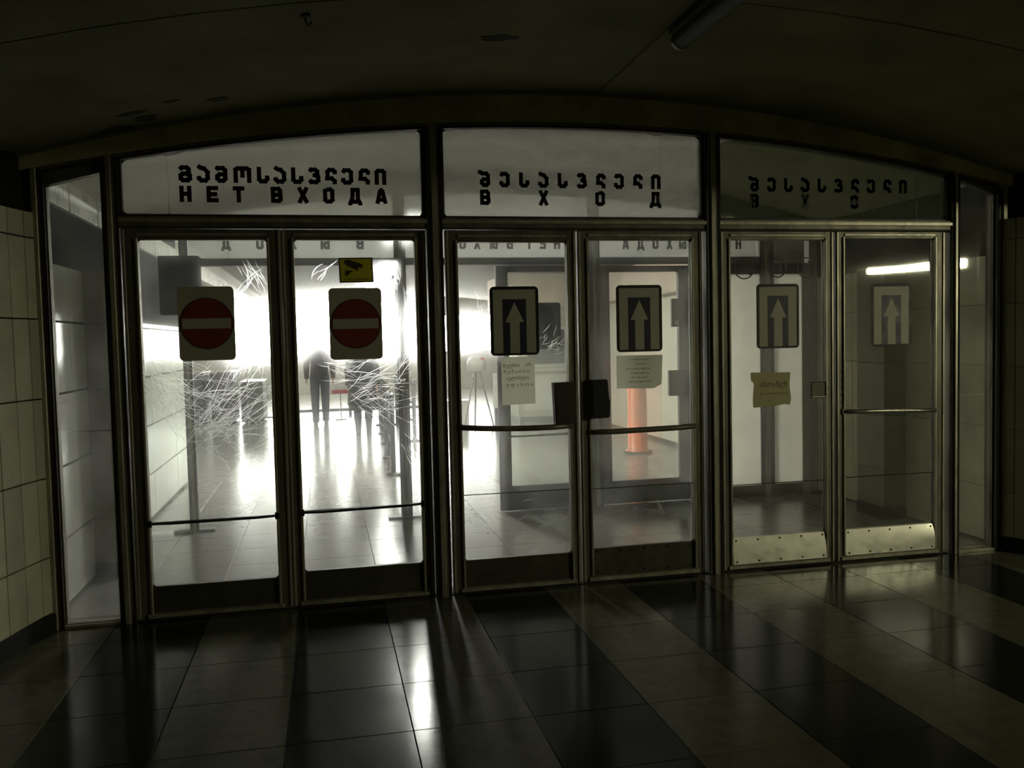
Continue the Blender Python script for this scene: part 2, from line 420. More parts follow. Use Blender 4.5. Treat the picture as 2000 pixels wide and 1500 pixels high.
# vestibule and hall side walls (in the plane x = -1.55 / 4.62)
def straight_wall(name, x, y0, y1, sg, m_, up, zl=2.06, ys=.62, split=None):
    w_ = MB().box(min(x, x - sg * .25), max(x, x - sg * .25), y0, y1, -.01, 3.1)
    w_.v = [(vx - sg * .03, vy, vz) for vx, vy, vz in w_.v]
    w_ = w_.build(name, up); tag(w_, kind='structure')
    n = max(1, round((y1 - y0) / ys)); st = (y1 - y0) / n
    Z = [0.02] + ZJ[1:5]
    for i in range(n):
        a = y0 + st * i; b = a + st
        for j in range(len(Z)):
            z1 = Z[j + 1] if j + 1 < len(Z) else (zl if (split is None or a < split) else 1.76)
            if z1 - Z[j] < .02: continue
            if sg > 0: slab(w_, (x, b), (x, a), Z[j], z1, m_, inner=1, gz=.007)
            else: slab(w_, (x, a), (x, b), Z[j], z1, m_, inner=1)
    return w_
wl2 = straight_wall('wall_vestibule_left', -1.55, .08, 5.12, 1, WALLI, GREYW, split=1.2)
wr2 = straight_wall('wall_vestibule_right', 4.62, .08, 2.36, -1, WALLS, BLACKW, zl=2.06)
# white fascia along the top of the left wall, panel by panel, running down the hall
for i in range(30):
    y0 = .1 + i * .72
    if y0 > 21: break
    box('fascia_panel', WHITE, wl2, -1.60, -1.545, y0 + .012, y0 + .72 - .012, 2.415, 2.60, c=.004)
MB().box(-1.75, -1.595, 5.12, 22, 2.40, 3.05).build('lintel', CEILI, wl2)
# short stone piers beside each side wall
for nm, x0, x1, lb in (('left', -1.55, -1.40, 'olive stone pier against the white left wall of the vestibule'), ('right', 4.42, 4.62, 'dim stone pier against the right wall behind the last door')):
    p_ = empty('trim_%d' % (21 if nm == 'left' else 22), ((x0 + x1) / 2, 1.2, 0), kind='structure')
    for z0, z1 in ((.10, .41), (.41, .845), (.845, 1.28), (1.28, 1.712), (1.712, 2.06)):
        box('stone_block', PIL, p_, x0, x1, 1.05, 1.42, z0 + .0015, z1 - .0015, c=.003)
    box('plinth', BLACKW, p_, x0, x1 + (.01 if nm == 'left' else 0), 1.04, 1.43, 0, .098)

# hall shell
def plain(name, m_, *a): return tag(MB().box(*a).build(name, m_), kind='structure')
plain('wall_hall_left', CEILI, -6.9, -6.7, 5.1, 22, -.01, 3.2)
plain('wall_hall_left_return', CEILI, -6.9, -1.8, 4.9, 5.1, -.01, 3.2)
plain('wall_hall_right', CEILI, 8.6, 8.8, 2.5, 22, -.01, 3.2)
plain('wall_hall_front_right', GREYW, 4.64, 8.8, 2.36, 2.5, -.01, 3.2)
hw = plain('wall_hall_end', CEILI, -6.9, 8.8, 22.1, 22.3, -.01, 3.3)
plain('wall_back', CEIL, -9, 12, -9.2, -9.0, -.01, 3.3)
plain('wall_far_left', CEIL, -9.2, -9.0, -9, 0, -.01, 3.3)
END = emit('lit_opening', (1., .985, .95), L_END)
for i, (x0, x1, z0, z1) in enumerate(((-2.7, -1.25, 1.15, 2.75), (-.9, 1.15, 1.15, 2.8), (1.3, 3.3, 1.1, 2.75), (3.6, 5.2, 1.2, 2.3))):
    wn = empty('window_%d' % (i + 10), ((x0 + x1) / 2, 22, z0), kind='structure')
    box('pane', END, wn, x0, x1, 22.04, 22.07, z0, z1)
    fr = MB()
    for a, b, c, d in ((x0 - .05, x0, z0 - .05, z1 + .05), (x1, x1 + .05, z0 - .05, z1 + .05), (x0, x1, z0 - .05, z0), (x0, x1, z1, z1 + .05)): fr.box(a, b, 22.0, 22.1, c, d)
    fr.build('window_frame', STEEL, wn)
    box('glazing_bar', STEEL, wn, (x0 + x1) / 2 - .03, (x0 + x1) / 2 + .03, 22.0, 22.04, z0, z1)
LAMP = emit('hall_fill_glow', (1., .98, .93), L_HALL)  # for lamps added out of view to brighten the hall walls and ceiling
LAMPN = emit('inner_lamp_glow', (1., .98, .93), 380.0)
for i, (x, y) in enumerate(((-3.6, 7.5), (-3.6, 12), (-3.6, 17), (1.2, 12.5), (1.2, 17.5), (5.9, 15.5), (6.3, 12), (1.0, 5.6))):
    lb = 'unseen ceiling lamp of the hall, ' + ('in the left bay above the ticket gates', 'in the left bay before the row of gates', 'deep in the left bay', 'over the walkers and the queue railing', 'nearest the lit end openings', 'on the right side before the booth', 'above the ticket booth', 'just behind the inner screen')[i]
    t = empty('ceiling_lamp', (x, y, 2.7), label=lb, cat='lamp', group='hall ceiling lamps')
    z = zh(x)
    box('housing', STEEL, t, x - .12, x + .12, y - .6, y + .6, z - .05, z - .005)
    box('diffuser', LAMPN if i == 7 else LAMP, t, x - .10, x + .10, y - .58, y + .58, z - .07, z - .051)

# ------------------------------------------------------------------ lettering
L_, Rr, T_, B_ = .18, .82, .88, .12
G = {
 'Н': [[(L_, 0), (L_, 1)], [(Rr, 0), (Rr, 1)], [(L_, .5), (Rr, .5)]],
 'Е': [[(L_, 0), (L_, 1)], [(L_, T_), (1, T_)], [(L_, .5), (.9, .5)], [(L_, B_), (1, B_)]],
 'Т': [[(0, T_), (1, T_)], [(.5, 0), (.5, 1)]],
 'В': [[(L_, 0), (L_, 1)], [(L_, T_), (.68, T_), (.8, .78), (.8, .62), (.66, .5), (L_, .5)], [(.66, .5), (.83, .38), (.83, .22), (.7, B_), (L_, B_)]],
 'Х': [[(.14, 0), (.86, 1)], [(.14, 1), (.86, 0)]],
 'О': [[(.35, T_), (.65, T_), (Rr, .78), (Rr, .22), (.65, B_), (.35, B_), (L_, .22), (L_, .78), (.35, T_)]],
 'Д': [[(.22, .1), (.28, .6), (.28, T_), (.76, T_), (.76, .1)], [(-.05, .12), (1.05, .12)], [(.05, -.12), (.05, .12)], [(.95, -.12), (.95, .12)]],
 'А': [[(.12, 0), (.42, .92)], [(.88, 0), (.58, .92)], [(.28, .26), (.72, .26)], [(.38, .9), (.62, .9)]],
 'Ы': [[(.1, 0), (.1, 1)], [(.1, B_), (.48, B_), (.6, .24), (.6, .44), (.48, .56), (.1, .56)], [(.98, 0), (.98, 1)]],
 'g': [[(.04, .76), (.25, T_), (.65, T_), (.8, .78), (.8, .62), (.6, .52), (.3, .5), (.14, .4), (.14, .22), (.3, B_), (.7, B_), (.88, .22), (.88, .4), (.66, .52)]],
 'a': [[(.02, 1), (.3, .88), (.55, .84), (.84, .62), (.84, .25), (.66, B_), (.3, B_), (.12, .25), (.12, .38)]],
 'm': [[(.06, .78), (.22, T_), (.66, T_), (.84, .76), (.84, .24), (.66, B_), (.36, B_), (.18, .24), (.18, .38), (.36, .5), (.84, .5)]],
 'o': [[(.12, 0), (.12, .8), (.24, T_), (.42, T_), (.5, .8), (.5, .32)], [(.5, .8), (.58, T_), (.76, T_), (.88, .8), (.88, 0)]],
 's': [[(.16, 1), (.16, .24), (.32, B_), (.68, B_), (.85, .26), (.85, .48)]],
 'v': [[(.08, .76), (.25, T_), (.6, T_), (.78, .78), (.78, .64), (.6, .54), (.36, .54)], [(.6, .54), (.86, .42), (.86, .22), (.66, B_), (.25, B_), (.08, .26)]],
 'l': [[(.88, .62), (.88, .78), (.72, T_), (.4, T_), (.24, .76), (.24, .38)], [(.0, .36), (.6, .36), (.85, .2), (.85, 0)]],
 'e': [[(.1, .72), (.25, T_), (.65, T_), (.84, .76), (.84, .24), (.66, B_), (.3, B_), (.14, .24), (.14, .40)]],
 'i': [[(.16, 0), (.16, .78), (.32, T_), (.68, T_), (.84, .78), (.84, 0)]],
 'sh': [[(-.22, .98), (.05, .96), (.25, T_), (.66, T_), (.84, .76), (.84, .24), (.66, B_), (.36, B_), (.18, .24), (.18, .38), (.36, .5), (.84, .5)]],
}
def stroke(b, pts, t_, y0, y1, flip=False):
    for i in range(len(pts) - 1):
        p = Vector(pts[i]); q = Vector(pts[i + 1]); d = q - p
        if d.length < 1e-6: continue
        d.normalize(); n = Vector((-d.y, d.x)) * t_ / 2
        e = d * t_ * .42 if i + 1 < len(pts) - 1 else Vector((0, 0)); s_ = d * t_ * .42 if i > 0 else Vector((0, 0))
        c = [p - s_ - n, q + e - n, q + e + n, p - s_ + n]
        b.prism([(v.x, v.y) for v in c], y0, y1)
def letter(ch, cx, z, w_, h, m_, parent, y, t_=.023, mirror=False, th=.0015):
    b = MB(); k = 1.5 if ch == 'o' else 1.
    for pl in G[ch]:
        pts = [((px - .5) * w_ * k * (-1 if mirror else 1) + cx, z + pz * h) for px, pz in pl]
        if mirror: pts = pts[::-1]
        tt = t_
        stroke(b, pts, tt, y - th, y)
    return b.build('letter', m_, parent)

# ------------------------------------------------------------------ front screen: posts, transom bars, windows
YF = 0.0
def post(name, x, w_, z1, y=0., d=.13, m_=FRAME, fin=True):
    p_ = MB().box(x - w_ / 2, x + w_ / 2, y - d / 2 + .012, y + d / 2, 0, z1, c=.002).build(name, m_); tag(p_, kind='structure')
    ROOTLOC[p_.name] = Vector((0, 0, 0))
    if fin:
        box('cover_strip', BEAD, p_, x - w_ * .17, x + w_ * .17, y - d / 2 - .004, y - d / 2 + .016, .0, z1, c=.003)
        box('gasket', RUB, p_, x - w_ * .5 - .003, x - w_ * .5 + .008, y - d / 2 + .008, y - d / 2 + .012, .0, z1)
        box('gasket', RUB, p_, x + w_ * .5 - .008, x + w_ * .5 + .003, y - d / 2 + .008, y - d / 2 + .012, .0, z1)
    return p_
PX_ = [-1.12, .66, 2.425, 4.185]
PW = [.078, .088, .088, .06]
for i, (x, w_) in enumerate(zip(PX_, PW)): post('trim_%d' % (i + 1), x, w_, zt(x) + .03)
post('trim_5', -1.495, .085, 2.52, m_=DARKJ); post('trim_6', 4.565, .095, 2.5, m_=DARKJ)

# arched beam over the screen
def band(name, m_, f0, f1, y0, y1, x0=-1.6, x1=4.7, n=40):
    vs = []; fs = []
    for i in range(n + 1):
        x = x0 + (x1 - x0) * i / n
        vs += [(x, y0, f0(x)), (x, y1, f0(x)), (x, y0, f1(x)), (x, y1, f1(x))]
    for i in range(n):
        a = i * 4; c = a + 4
        fs += [(a, a + 1, c + 1, c), (a + 2, c + 2, c + 3, a + 3), (a, c, c + 2, a + 2), (a + 1, a + 3, c + 3, c + 1)]
    fs += [(0, 2, 3, 1), (n * 4, n * 4 + 1, n * 4 + 3, n * 4 + 2)]
    return MB().add(vs, fs).build(name, m_)
tag(band('trim_7', BEAM, lambda x: zt(x) + .03, lambda x: zb(x) + .05, -.07, .06), kind='structure')
tag(band('trim_8', CEIL, lambda x: zb(x) - .022, lambda x: zb(x) + .02, -.085, -.06), kind='structure')
tag(band('trim_9', DARKJ, lambda x: zt(x) + .0, lambda x: zt(x) + .035, -.05, .045, -1.46, 4.53), kind='structure')
tag(band('trim_10', FRAME, lambda x: zt(x) + .014, lambda x: zt(x) + .03, -.062, -.045, -1.46, 4.53), kind='structure')

def arch_poly(x0, x1, z0, rd=.02, dz=0.):
    n = 14
    pts = [(x0 + rd * .4, z0), (x1 - rd * .4, z0), (x1, z0 + rd * .4)]
    pts += [(x1 - (x1 - x0) * i / n, zt(x1 - (x1 - x0) * i / n) + dz - (rd if i in (0, n) else 0)) for i in range(n + 1)]
    pts += [(x0, z0 + rd * .4)]
    return pts
WIN = []
glz = [GLASSS, GLASST, GLASSU]
for i in range(3):
    a = PX_[i] + PW[i] / 2; b = PX_[i + 1] - PW[i + 1] / 2
    wn = empty('window_%d' % (i + 1), ((a + b) / 2, 0, 2.2), kind='structure'); WIN.append(wn)
    box('transom_bar', FRAME, wn, a, b, -.05, .05, 2.203, 2.270, c=.002)
    box('bar_cap', BEAD, wn, a, b, -.064, -.048, 2.236, 2.258, c=.002)
    box('gasket', RUB, wn, a, b, -.054, -.050, 2.206, 2.212)
    fr = MB()
    fr.box(a, a + .022, -.03, .03, 2.27, zt(a + .02)); fr.box(b - .022, b, -.03, .03, 2.27, zt(b - .02)); fr.box(a, b, -.03, .03, 2.27, 2.284)
    fr.build('window_frame', DARKJ, wn)
    jx = (-.821, 2.10, 3.926)[i]
    cn = MB(); cr = .03
    for cx, cz, sx, sz in ((a + .022, 2.284, 1, 1), (b - .022, 2.284, -1, 1), (a + .022, zt(a + .022), 1, -1), (b - .022, zt(b - .022), -1, -1)):
        arc = [(cx, cz)] + [(cx + sx * cr * (1 - math.cos(q)), cz + sz * cr * (1 - math.sin(q))) for q in [math.pi / 2 * k / 5 for k in range(6)]]
        if (sx * sz) < 0: arc = arc[::-1]
        cn.prism(arc[::-1], -.009, -.0045)
    cn.build('corner_fillet', RUB, wn)
    MB().prism(arch_poly(a + .022, jx - .0015, 2.284), -.004, .0).build('pane', glz[i], wn)
    MB().prism(arch_poly(jx + .0015, b - .022, 2.284), -.004, .0).build('pane', glz[i], wn)
W1, W2, W3 = WIN
def hline(chs, xs, z, h, w_, m_, parent, y=-.0055, **k):
    for c, x in zip(chs, xs):
        if c != ' ': letter(c, x, z, w_, h, m_, parent, y, **k)
xs = [-.728, -.630, -.535, -.42, -.307, -.213, -.118, -.023, .07, .165, .26, .356]
hline(['g', 'a', 'm', 'o', 's', 'a', 's', 'v', 'l', 'e', 'l', 'i'], xs, 2.465, .092, .064, INK, W1, t_=.0245)
hline(list('НЕТВХОДА'), [-.73, -.586, -.444, -.236, -.089, .056, .206, .358], 2.355, .09, .064, INK, W1, t_=.024)
xs2 = [.978 + .1209 * k for k in range(10)]
gch = ['sh', 'e', 's', 'a', 's', 'v', 'l', 'e', 'l', 'i']
hline(gch, xs2, 2.462, .09, .058, INKK, W2, t_=.0235)
hline(list('ВХОД'), [.977, 1.339, 1.70, 2.062], 2.355, .09, .062, INKK, W2, t_=.023)
hline(gch, [2.738 + .12 * k for k in range(10)], 2.457, .088, .056, INKK, W3, t_=.023)
hline(list('ВХО'), [2.738, 3.098, 3.455], 2.352, .088, .058, INKK, W3, t_=.023)

# side lights
for i, (a, b, m_) in enumerate(((-1.455, -1.160, GLASSM), (4.215, 4.518, GLASSR))):
    wn = empty('window_%d' % (i + 4), ((a + b) / 2, 0, 0), kind='structure')
    def zs(x): return (2.43 + (x + 1.455) * .27) if i == 0 else (2.56 - (x - 4.215) * .35)
    fr = MB(); fr.box(a - .004, a + .010, -.02, .03, 0, zs(a)); fr.box(b - .01, b + .004, -.02, .03, 0, zs(b)); fr.box(a, b, -.03, .03, 0, .022)
    fr.prism([(a, zs(a)), (b, zs(b)), (b, zt(b) + .04), (a, zt(a) + .08)], -.03, .03)
    fr.build('window_frame', FRAME, wn)
    MB().prism([(a + .01, .022), (b - .01, .022), (b - .01, 1.088), (a + .01, 1.088)], -.003, .003).build('pane', m_, wn)
    MB().prism([(a + .01, 1.092), (b - .01, 1.092), (b - .01, zs(b - .01)), (a + .01, zs(a + .01))], -.003, .003).build('pane', m_, wn)
    if i == 0:
        br = MB().prism([(-1.455, 2.435), (-1.44, 2.425), (-1.335, 2.505), (-1.35, 2.515)], -.02, -.006).build('bracket', BLK, wn)
    box('sill_bead', BEAD, wn, a, b, -.05, -.03, 0.0, .018, c=.002)

# ------------------------------------------------------------------ doors
def frame_door(name, x0, x1, gx0, gx1, gz0, gz1, y, gm, zt_=2.200, seam=.6, lean=0., kick=KICKD, screws=False, bar=None, barm=BARD, fm=FRAME, bm=BEAD, z0=.0075):
    d = empty(name, ((x0 + x1) / 2, y, 0), kind='structure')
    yf, yb = y - .022, y + .022
    for a, b, side in ((x0, gx0, 0), (gx1, x1, 1)):
        st = MB().box(a, b, yf, yb, z0, zt_, c=.002).build('stile', fm, d)
        e0 = a + .004 if side == 0 else b - .018
        box('outer_bead', bm, st, e0, e0 + .014, yf - .008, yf + .002, z0 + .01, zt_ - .004, c=.002)
        i0 = (b - .014) if side == 0 else a
        box('glazing_bead', bm, st, i0, i0 + .014, yf - .012, yf + .002, gz0 - .17, gz1 + .01, c=.003)
    for nm, a, b in (('top_rail', gz1, zt_), ('bottom_rail', z0, .045)):
        rl = MB().box(gx0, gx1, yf, yb, a, b, c=.002).build(nm, fm, d)
        if nm == 'top_rail': box('glazing_bead', bm, rl, gx0, gx1, yf - .010, yf + .002, (a + b) / 2 - .006, (a + b) / 2 + .008, c=.002)
        else: box('glazing_bead', bm, rl, gx0 - .03, gx1 + .03, yf - .012, yf + .002, a + .006, b - .008, c=.003)
    kp = MB().box(gx0, gx1, yf + .006, yb - .006, .045, gz0, c=.001).build('kick_plate', kick, d)
    if screws:
        s = MB()
        for kx in range(5):
            for zz in (gz0 - .018, .066):
                xx = gx0 + .025 + (gx1 - gx0 - .05) * kx / 4
                s.lathe([(.006, yf + .0), (.0045, yf - .0)], 0, 0, 8) if False else s.disc(xx, zz, .0062, yf + .001, yf + .007, 8)
        tag(s.build('screw', SCREW, kp), kind='stuff')
    # two panes with rounded outer corners held by a thin seam
    cr = .02
    if seam:
        MB().prism([(gx0, gz0), (gx1, gz0), (gx1, seam - .002), (gx0, seam - .002)], y - .003, y + .003).build('pane', gm, d)
        MB().prism([(gx0, seam + .002), (gx1, seam + .002), (gx1, gz1), (gx0, gz1)], y - .003, y + .003).build('pane', gm, d)
        box('pane_joint', RUB, d, gx0, gx1, y - .004, y + .004, seam - .0022, seam + .0022)
    else:
        MB().prism([(gx0, gz0), (gx1, gz0), (gx1, gz1), (gx0, gz1)], y - .003, y + .003).build('pane', gm, d)
    cn = MB()
    for cx, cz, sx, sz in ((gx0, gz1, 1, -1), (gx1, gz1, -1, -1), (gx0, gz0, 1, 1), (gx1, gz0, -1, 1)):
        arc = [(cx, cz)] + [(cx + sx * cr * (1 - math.cos(t_)), cz + sz * cr * (1 - math.sin(t_))) for t_ in [math.pi / 2 * k / 5 for k in range(6)]]
        if (sx * sz) < 0: arc = arc[::-1]
        cn.prism(arc[::-1], y - .006, y - .0031)
    cn.build('corner_fillet', RUB, d)
    if bar:
        (xa, za), (xb, zb_), sag, rad, out = bar
        pts = []
        for k in range(13):
            t_ = k / 12.; pts.append((xa + (xb - xa) * t_, yf - out * min(1, 6 * t_, 6 * (1 - t_)), za + (zb_ - za) * t_ - sag * math.sin(math.pi * t_)))
        pb = MB().tube(pts, rad, 10).build('push_bar', barm, d, smooth=True)
        for xx, zz in ((xa, za), (xb, zb_)): box('bar_bracket', barm, pb, xx - .012, xx + .012, yf - .012, yf + .002, zz - .02, zz + .02, c=.003)
    return d
D1 = frame_door('door_1', -1.076, -.2225, -.990, -.302, .191, 2.142, -.005, GLASS, bar=((-.992, .552), (-.298, .556), 0, .008, .022), seam=.554)
D2 = frame_door('door_2', -.2212, .608, -.152, .542, .213, 2.142, 0, GLASS, bar=((-.156, .562), (.548, .572), 0, .008, .022), seam=.567)
D3 = frame_door('door_3', .723, 1.530, .797, 1.470, .206, 2.130, -.004, GLASSM, bar=((.790, 1.02), (1.474, 1.003), .008, .018, .045), seam=.603, barm=FRAME)
D4 = frame_door('door_4', 1.542, 2.362, 1.610, 2.290, .218, 2.143, 0, GLASSM, bar=((1.600, .955), (2.297, .964), .0, .018, .045), seam=.594, screws=True, barm=FRAME)
D5 = frame_door('door_5', 2.488, 3.290, 2.555, 3.226, .213, 2.145, 0, GLASSR, kick=KICKB, screws=False, seam=.56)
D6 = frame_door('door_6', 3.306, 4.125, 3.368, 4.045, .217, 2.155, -.002, GLASSR, kick=KICKB, screws=False, bar=((3.355, 1.013), (4.052, .994), -.006, .015, .042), seam=.567, barm=BAR)
for D_, xa, xb, lean, buck in ((D5, 2.556, 3.225, .020, .0), (D6, 3.369, 4.044, .018, .011)):  # sheets added over the kick plates, leaned and buckled to catch the tube light
    def off(tx, tz): return -.018 - lean * (1 - tz) - (.001 + buck * max(0, tx - .3) / .7) * math.sin(math.pi * tz) * (.75 + .25 * math.sin(7 * tx))
    b = MB(); nx, nz = 20, 10; vv = []
    for iz in range(nz + 1):
        for ix in range(nx + 1):
            tx, tz = ix / nx, iz / nz
            vv.append((xa + (xb - xa) * tx, off(tx, tz), .046 + .170 * tz))
    b.add(vv, [(iz * (nx + 1) + ix, iz * (nx + 1) + ix + 1, (iz + 1) * (nx + 1) + ix + 1, (iz + 1) * (nx + 1) + ix) for iz in range(nz) for ix in range(nx)])
    sh = b.build('glint_sheet', KICKB, D_, smooth=True)
    sm = MB()
    for k in range(5):
        for tz in (.10, .90):
            tx = .035 + .93 * k / 4
            sm.disc(xa + (xb - xa) * tx, .046 + .17 * tz, .0062, off(tx, tz) - .003, off(tx, tz) + .001, 8)
    tag(sm.build('screw', SCREW, sh), kind='stuff')
# drilled holes of missing bolts in the meeting stiles
for d, x in ((D4, 1.577), (D5, 3.262), (D6, 3.335)):
    s = MB()
    for k in range(5): s.disc(x, 1.28 - k * .052, .0045, -.036, -.0345, 8)
    tag(s.build('bolt_hole', RUB, d), kind='stuff')
# dark threshold line and hinges of the open gap beside door 3
tag(MB().box(-1.08, 4.15, -.03, .03, 0, .006).build('trim_11', GROUT), kind='structure')
for x, z in ((.716, 2.06), (.716, 1.25), (.716, .15)):
    pass

# ------------------------------------------------------------------ scratches on the panes of doors 1 and 2
def scratches(parent, bundles, y, seed):
    rr = random.Random(seed); b = MB()
    for (x, z, ang, spread, ln, n, jx, jz, wd) in bundles:
        for _ in range(n):
            a = math.radians(ang + rr.gauss(0, spread)); l = ln * rr.uniform(.35, 1.15)
            px = x + rr.gauss(0, jx); pz = z + rr.gauss(0, jz); cv = rr.gauss(0, 1.0)
            w_ = wd * rr.uniform(.3, .95); k = 7; vs = []
            for i in range(k):
                t_ = i / (k - 1.) ; aa = a + cv * (t_ - .5) * .6
                if i: px += math.cos(aa) * l / (k - 1); pz += math.sin(aa) * l / (k - 1)
                ww = w_ * math.sin(math.pi * (t_ * .9 + .05))
                nx, nz = -math.sin(aa) * ww / 2, math.cos(aa) * ww / 2
                vs += [(px + nx, y, pz + nz), (px - nx, y, pz - nz)]
            b.add(vs, [(2 * i, 2 * i + 1, 2 * i + 3, 2 * i + 2) for i in range(k - 1)])
    return tag(b.build('scratch', SCR, parent), kind='stuff')
scratches(D1, [(-.93, 1.36, -35, 22, .30, 70, .05, .06, .0022), (-.62, 1.05, 42, 16, .34, 80, .09, .06, .0022), (-.66, 1.10, -40, 25, .18, 45, .08, .08, .002),
               (-.72, 1.06, 8, 7, .30, 22, .03, .015, .0035), (-.50, 1.40, 62, 14, .18, 45, .06, .05, .0025), (-.70, 1.28, 10, 30, .18, 45, .10, .06, .002),
               (-.49, 1.83, 46, 2, .24, 4, .004, .004, .006), (-.42, 2.0, -65, 18, .16, 12, .03, .03, .003), (-.37, 1.95, -75, 10, .14, 8, .02, .02, .004),
               (-.60, 1.30, 0, 2, .3, 5, .04, .08, .002)], -.0086, 3)
scratches(D2, [(.18, 1.30, 12, 16, .24, 30, .06, .05, .0024), (.22, 1.22, -38, 8, .22, 16, .06, .04, .0028), (.20, 1.20, 30, 8, .20, 16, .05, .03, .0026),
               (.04, 1.42, -10, 14, .16, 24, .05, .05, .0018), (.40, 1.40, 60, 10, .24, 10, .04, .05, .003), (.30, 1.20, 5, 8, .22, 10, .05, .02, .003),
               (.44, 1.33, 20, 60, .04, 24, .04, .05, .0022), (-.02, 1.93, 60, 12, .12, 6, .02, .02, .006), (.41, 1.95, -80, 20, .10, 10, .02, .03, .007),
               (.47, .93, -60, 10, .12, 14, .02, .04, .004), (.43, 1.62, 85, 6, .30, 8, .02, .15, .003)], -.0036, 5)
scratches(D3, [(1.34, 1.50, 35, 30, .08, 26, .05, .03, .003), (1.0, 1.72, 70, 40, .1, 14, .05, .05, .002), (1.3, .35, 10, 14, .10, 16, .12, .06, .0016), (.95, .5, -50, 12, .1, 6, .03, .05, .002)], -.0076, 8)
scratches(D4, [(2.05, .5, -65, 8, .14, 3, .01, .01, .005), (2.27, .5, 45, 4, .1, 2, .006, .006, .005), (1.9, .4, 10, 20, .06, 8, .1, .05, .0015)], -.0036, 9)

# ------------------------------------------------------------------ signs and papers on the front doors
YS = -.0085
def round_sign_board(t, cx, cz, w_, h, m_, y, rd, th=.002, name='board'):
    return MB().prism(rrect(cx - w_ / 2, cx + w_ / 2, cz - h / 2, cz + h / 2, rd), y - th, y).build(name, m_, t)
for cx, cz, lb in ((-.645, 1.673, 'red and white no-entry sign on the leftmost glass door'), (.187, 1.656, 'red and white no-entry sign below the yellow camera notice')):
    t = empty('no_entry_sign', (cx, YS, cz - .21), label=lb, cat='sign', group='no-entry signs')
    round_sign_board(t, cx, cz, .305, .418, SIGNW, YS, .026)
    MB().disc(cx, cz, .141, YS - .0032, YS - .0021, 48).build('red_disc', SIGNR, t)
    MB().ring(cx, cz, .1455, .141, YS - .0032, YS - .0021, 48).build('rim', SIGNK, t)
    MB().box(cx - .132, cx + .132, YS - .0042, YS - .0033, cz - .029, cz + .029).build('white_bar', SIGNW, t)
for cx, cz, lb in ((1.140, 1.655, 'arrow sign on the third door, above a portrait-format sheet of lettering'), (1.942, 1.656, 'arrow sign on the fourth door, beside the pale inner doorway'),
                   (2.895, 1.654, 'arrow sign on the fifth door, under three round ban stickers'), (3.727, 1.648, 'arrow sign on the last door at the right')):
    t = empty('arrow_sign', (cx, YS, cz - .21), label=lb, cat='sign', group='straight ahead arrow signs')
    round_sign_board(t, cx, cz, .303, .418, SIGNK, YS, .026)
    MB().box(cx - .132, cx + .132, YS - .003, YS - .0021, cz - .195, cz + .19).build('face', SIGNW, t)
    MB().box(cx - .073, cx + .073, YS - .004, YS - .0031, cz - .197, cz + .132).build('navy_panel', SIGNB, t)
    MB().prism([(cx - .030, cz - .196), (cx + .030, cz - .196), (cx + .030, cz - .008), (cx + .058, cz - .008), (cx, cz + .116), (cx - .058, cz - .008), (cx - .030, cz - .008)], YS - .005, YS - .0041).build('arrow', SIGNW, t)
# camera notice
t = empty('camera_notice', (.198, YS, 1.9), label='small yellow security camera notice taped above a no-entry sign', cat='notice')
def skew(pts): return [(x + (1.97 - z) * .03, z + (x - .198) * .01) for x, z in pts]
MB().prism(skew([(.100, 1.897), (.296, 1.897), (.296, 2.041), (.100, 2.041)]), YS - .002, YS).build('border', SIGNK, t)
MB().prism(skew([(.107, 1.904), (.289, 1.904), (.289, 2.034), (.107, 2.034)]), YS - .003, YS - .0021).build('face', YELL, t)
MB().prism(skew([(.132, 2.012), (.150, 1.994), (.205, 1.966), (.222, 1.972), (.243, 1.996), (.222, 2.008), (.160, 2.030), (.134, 2.026)]), YS - .004, YS - .0031).build('camera_picture', BRN, t)
MB().prism(skew([(.135, 1.938), (.150, 1.938), (.166, 1.956), (.186, 1.964), (.150, 1.968), (.135, 1.966)]), YS - .004, YS - .0031).build('bracket_picture', BRN, t)
MB().prism(skew([(.206, 1.974), (.218, 1.970), (.224, 1.980), (.212, 1.984)]), YS - .005, YS - .0041).build('lens_picture', YELL, t)
def squiggle(b, x0, x1, z, amp, y, rr, t_=.0022, gap=.12):
    x = x0
    while x < x1:
        wd = rr.uniform(.006, .011) * (amp / .006); pts = []
        for k in range(5): pts.append((x + wd * k / 4, z + amp * rr.uniform(-1, 1)))
        stroke(b, pts, t_, y - .0004, y)
        x += wd * 1.25 + (amp if rr.random() < gap else 0)
    return b
rr = random.Random(4)
squiggle(MB(), .125, .275, 1.917, .0045, YS - .0032, rr, .0018).build('small_print', BRN, t)['kind'] = 'stuff'

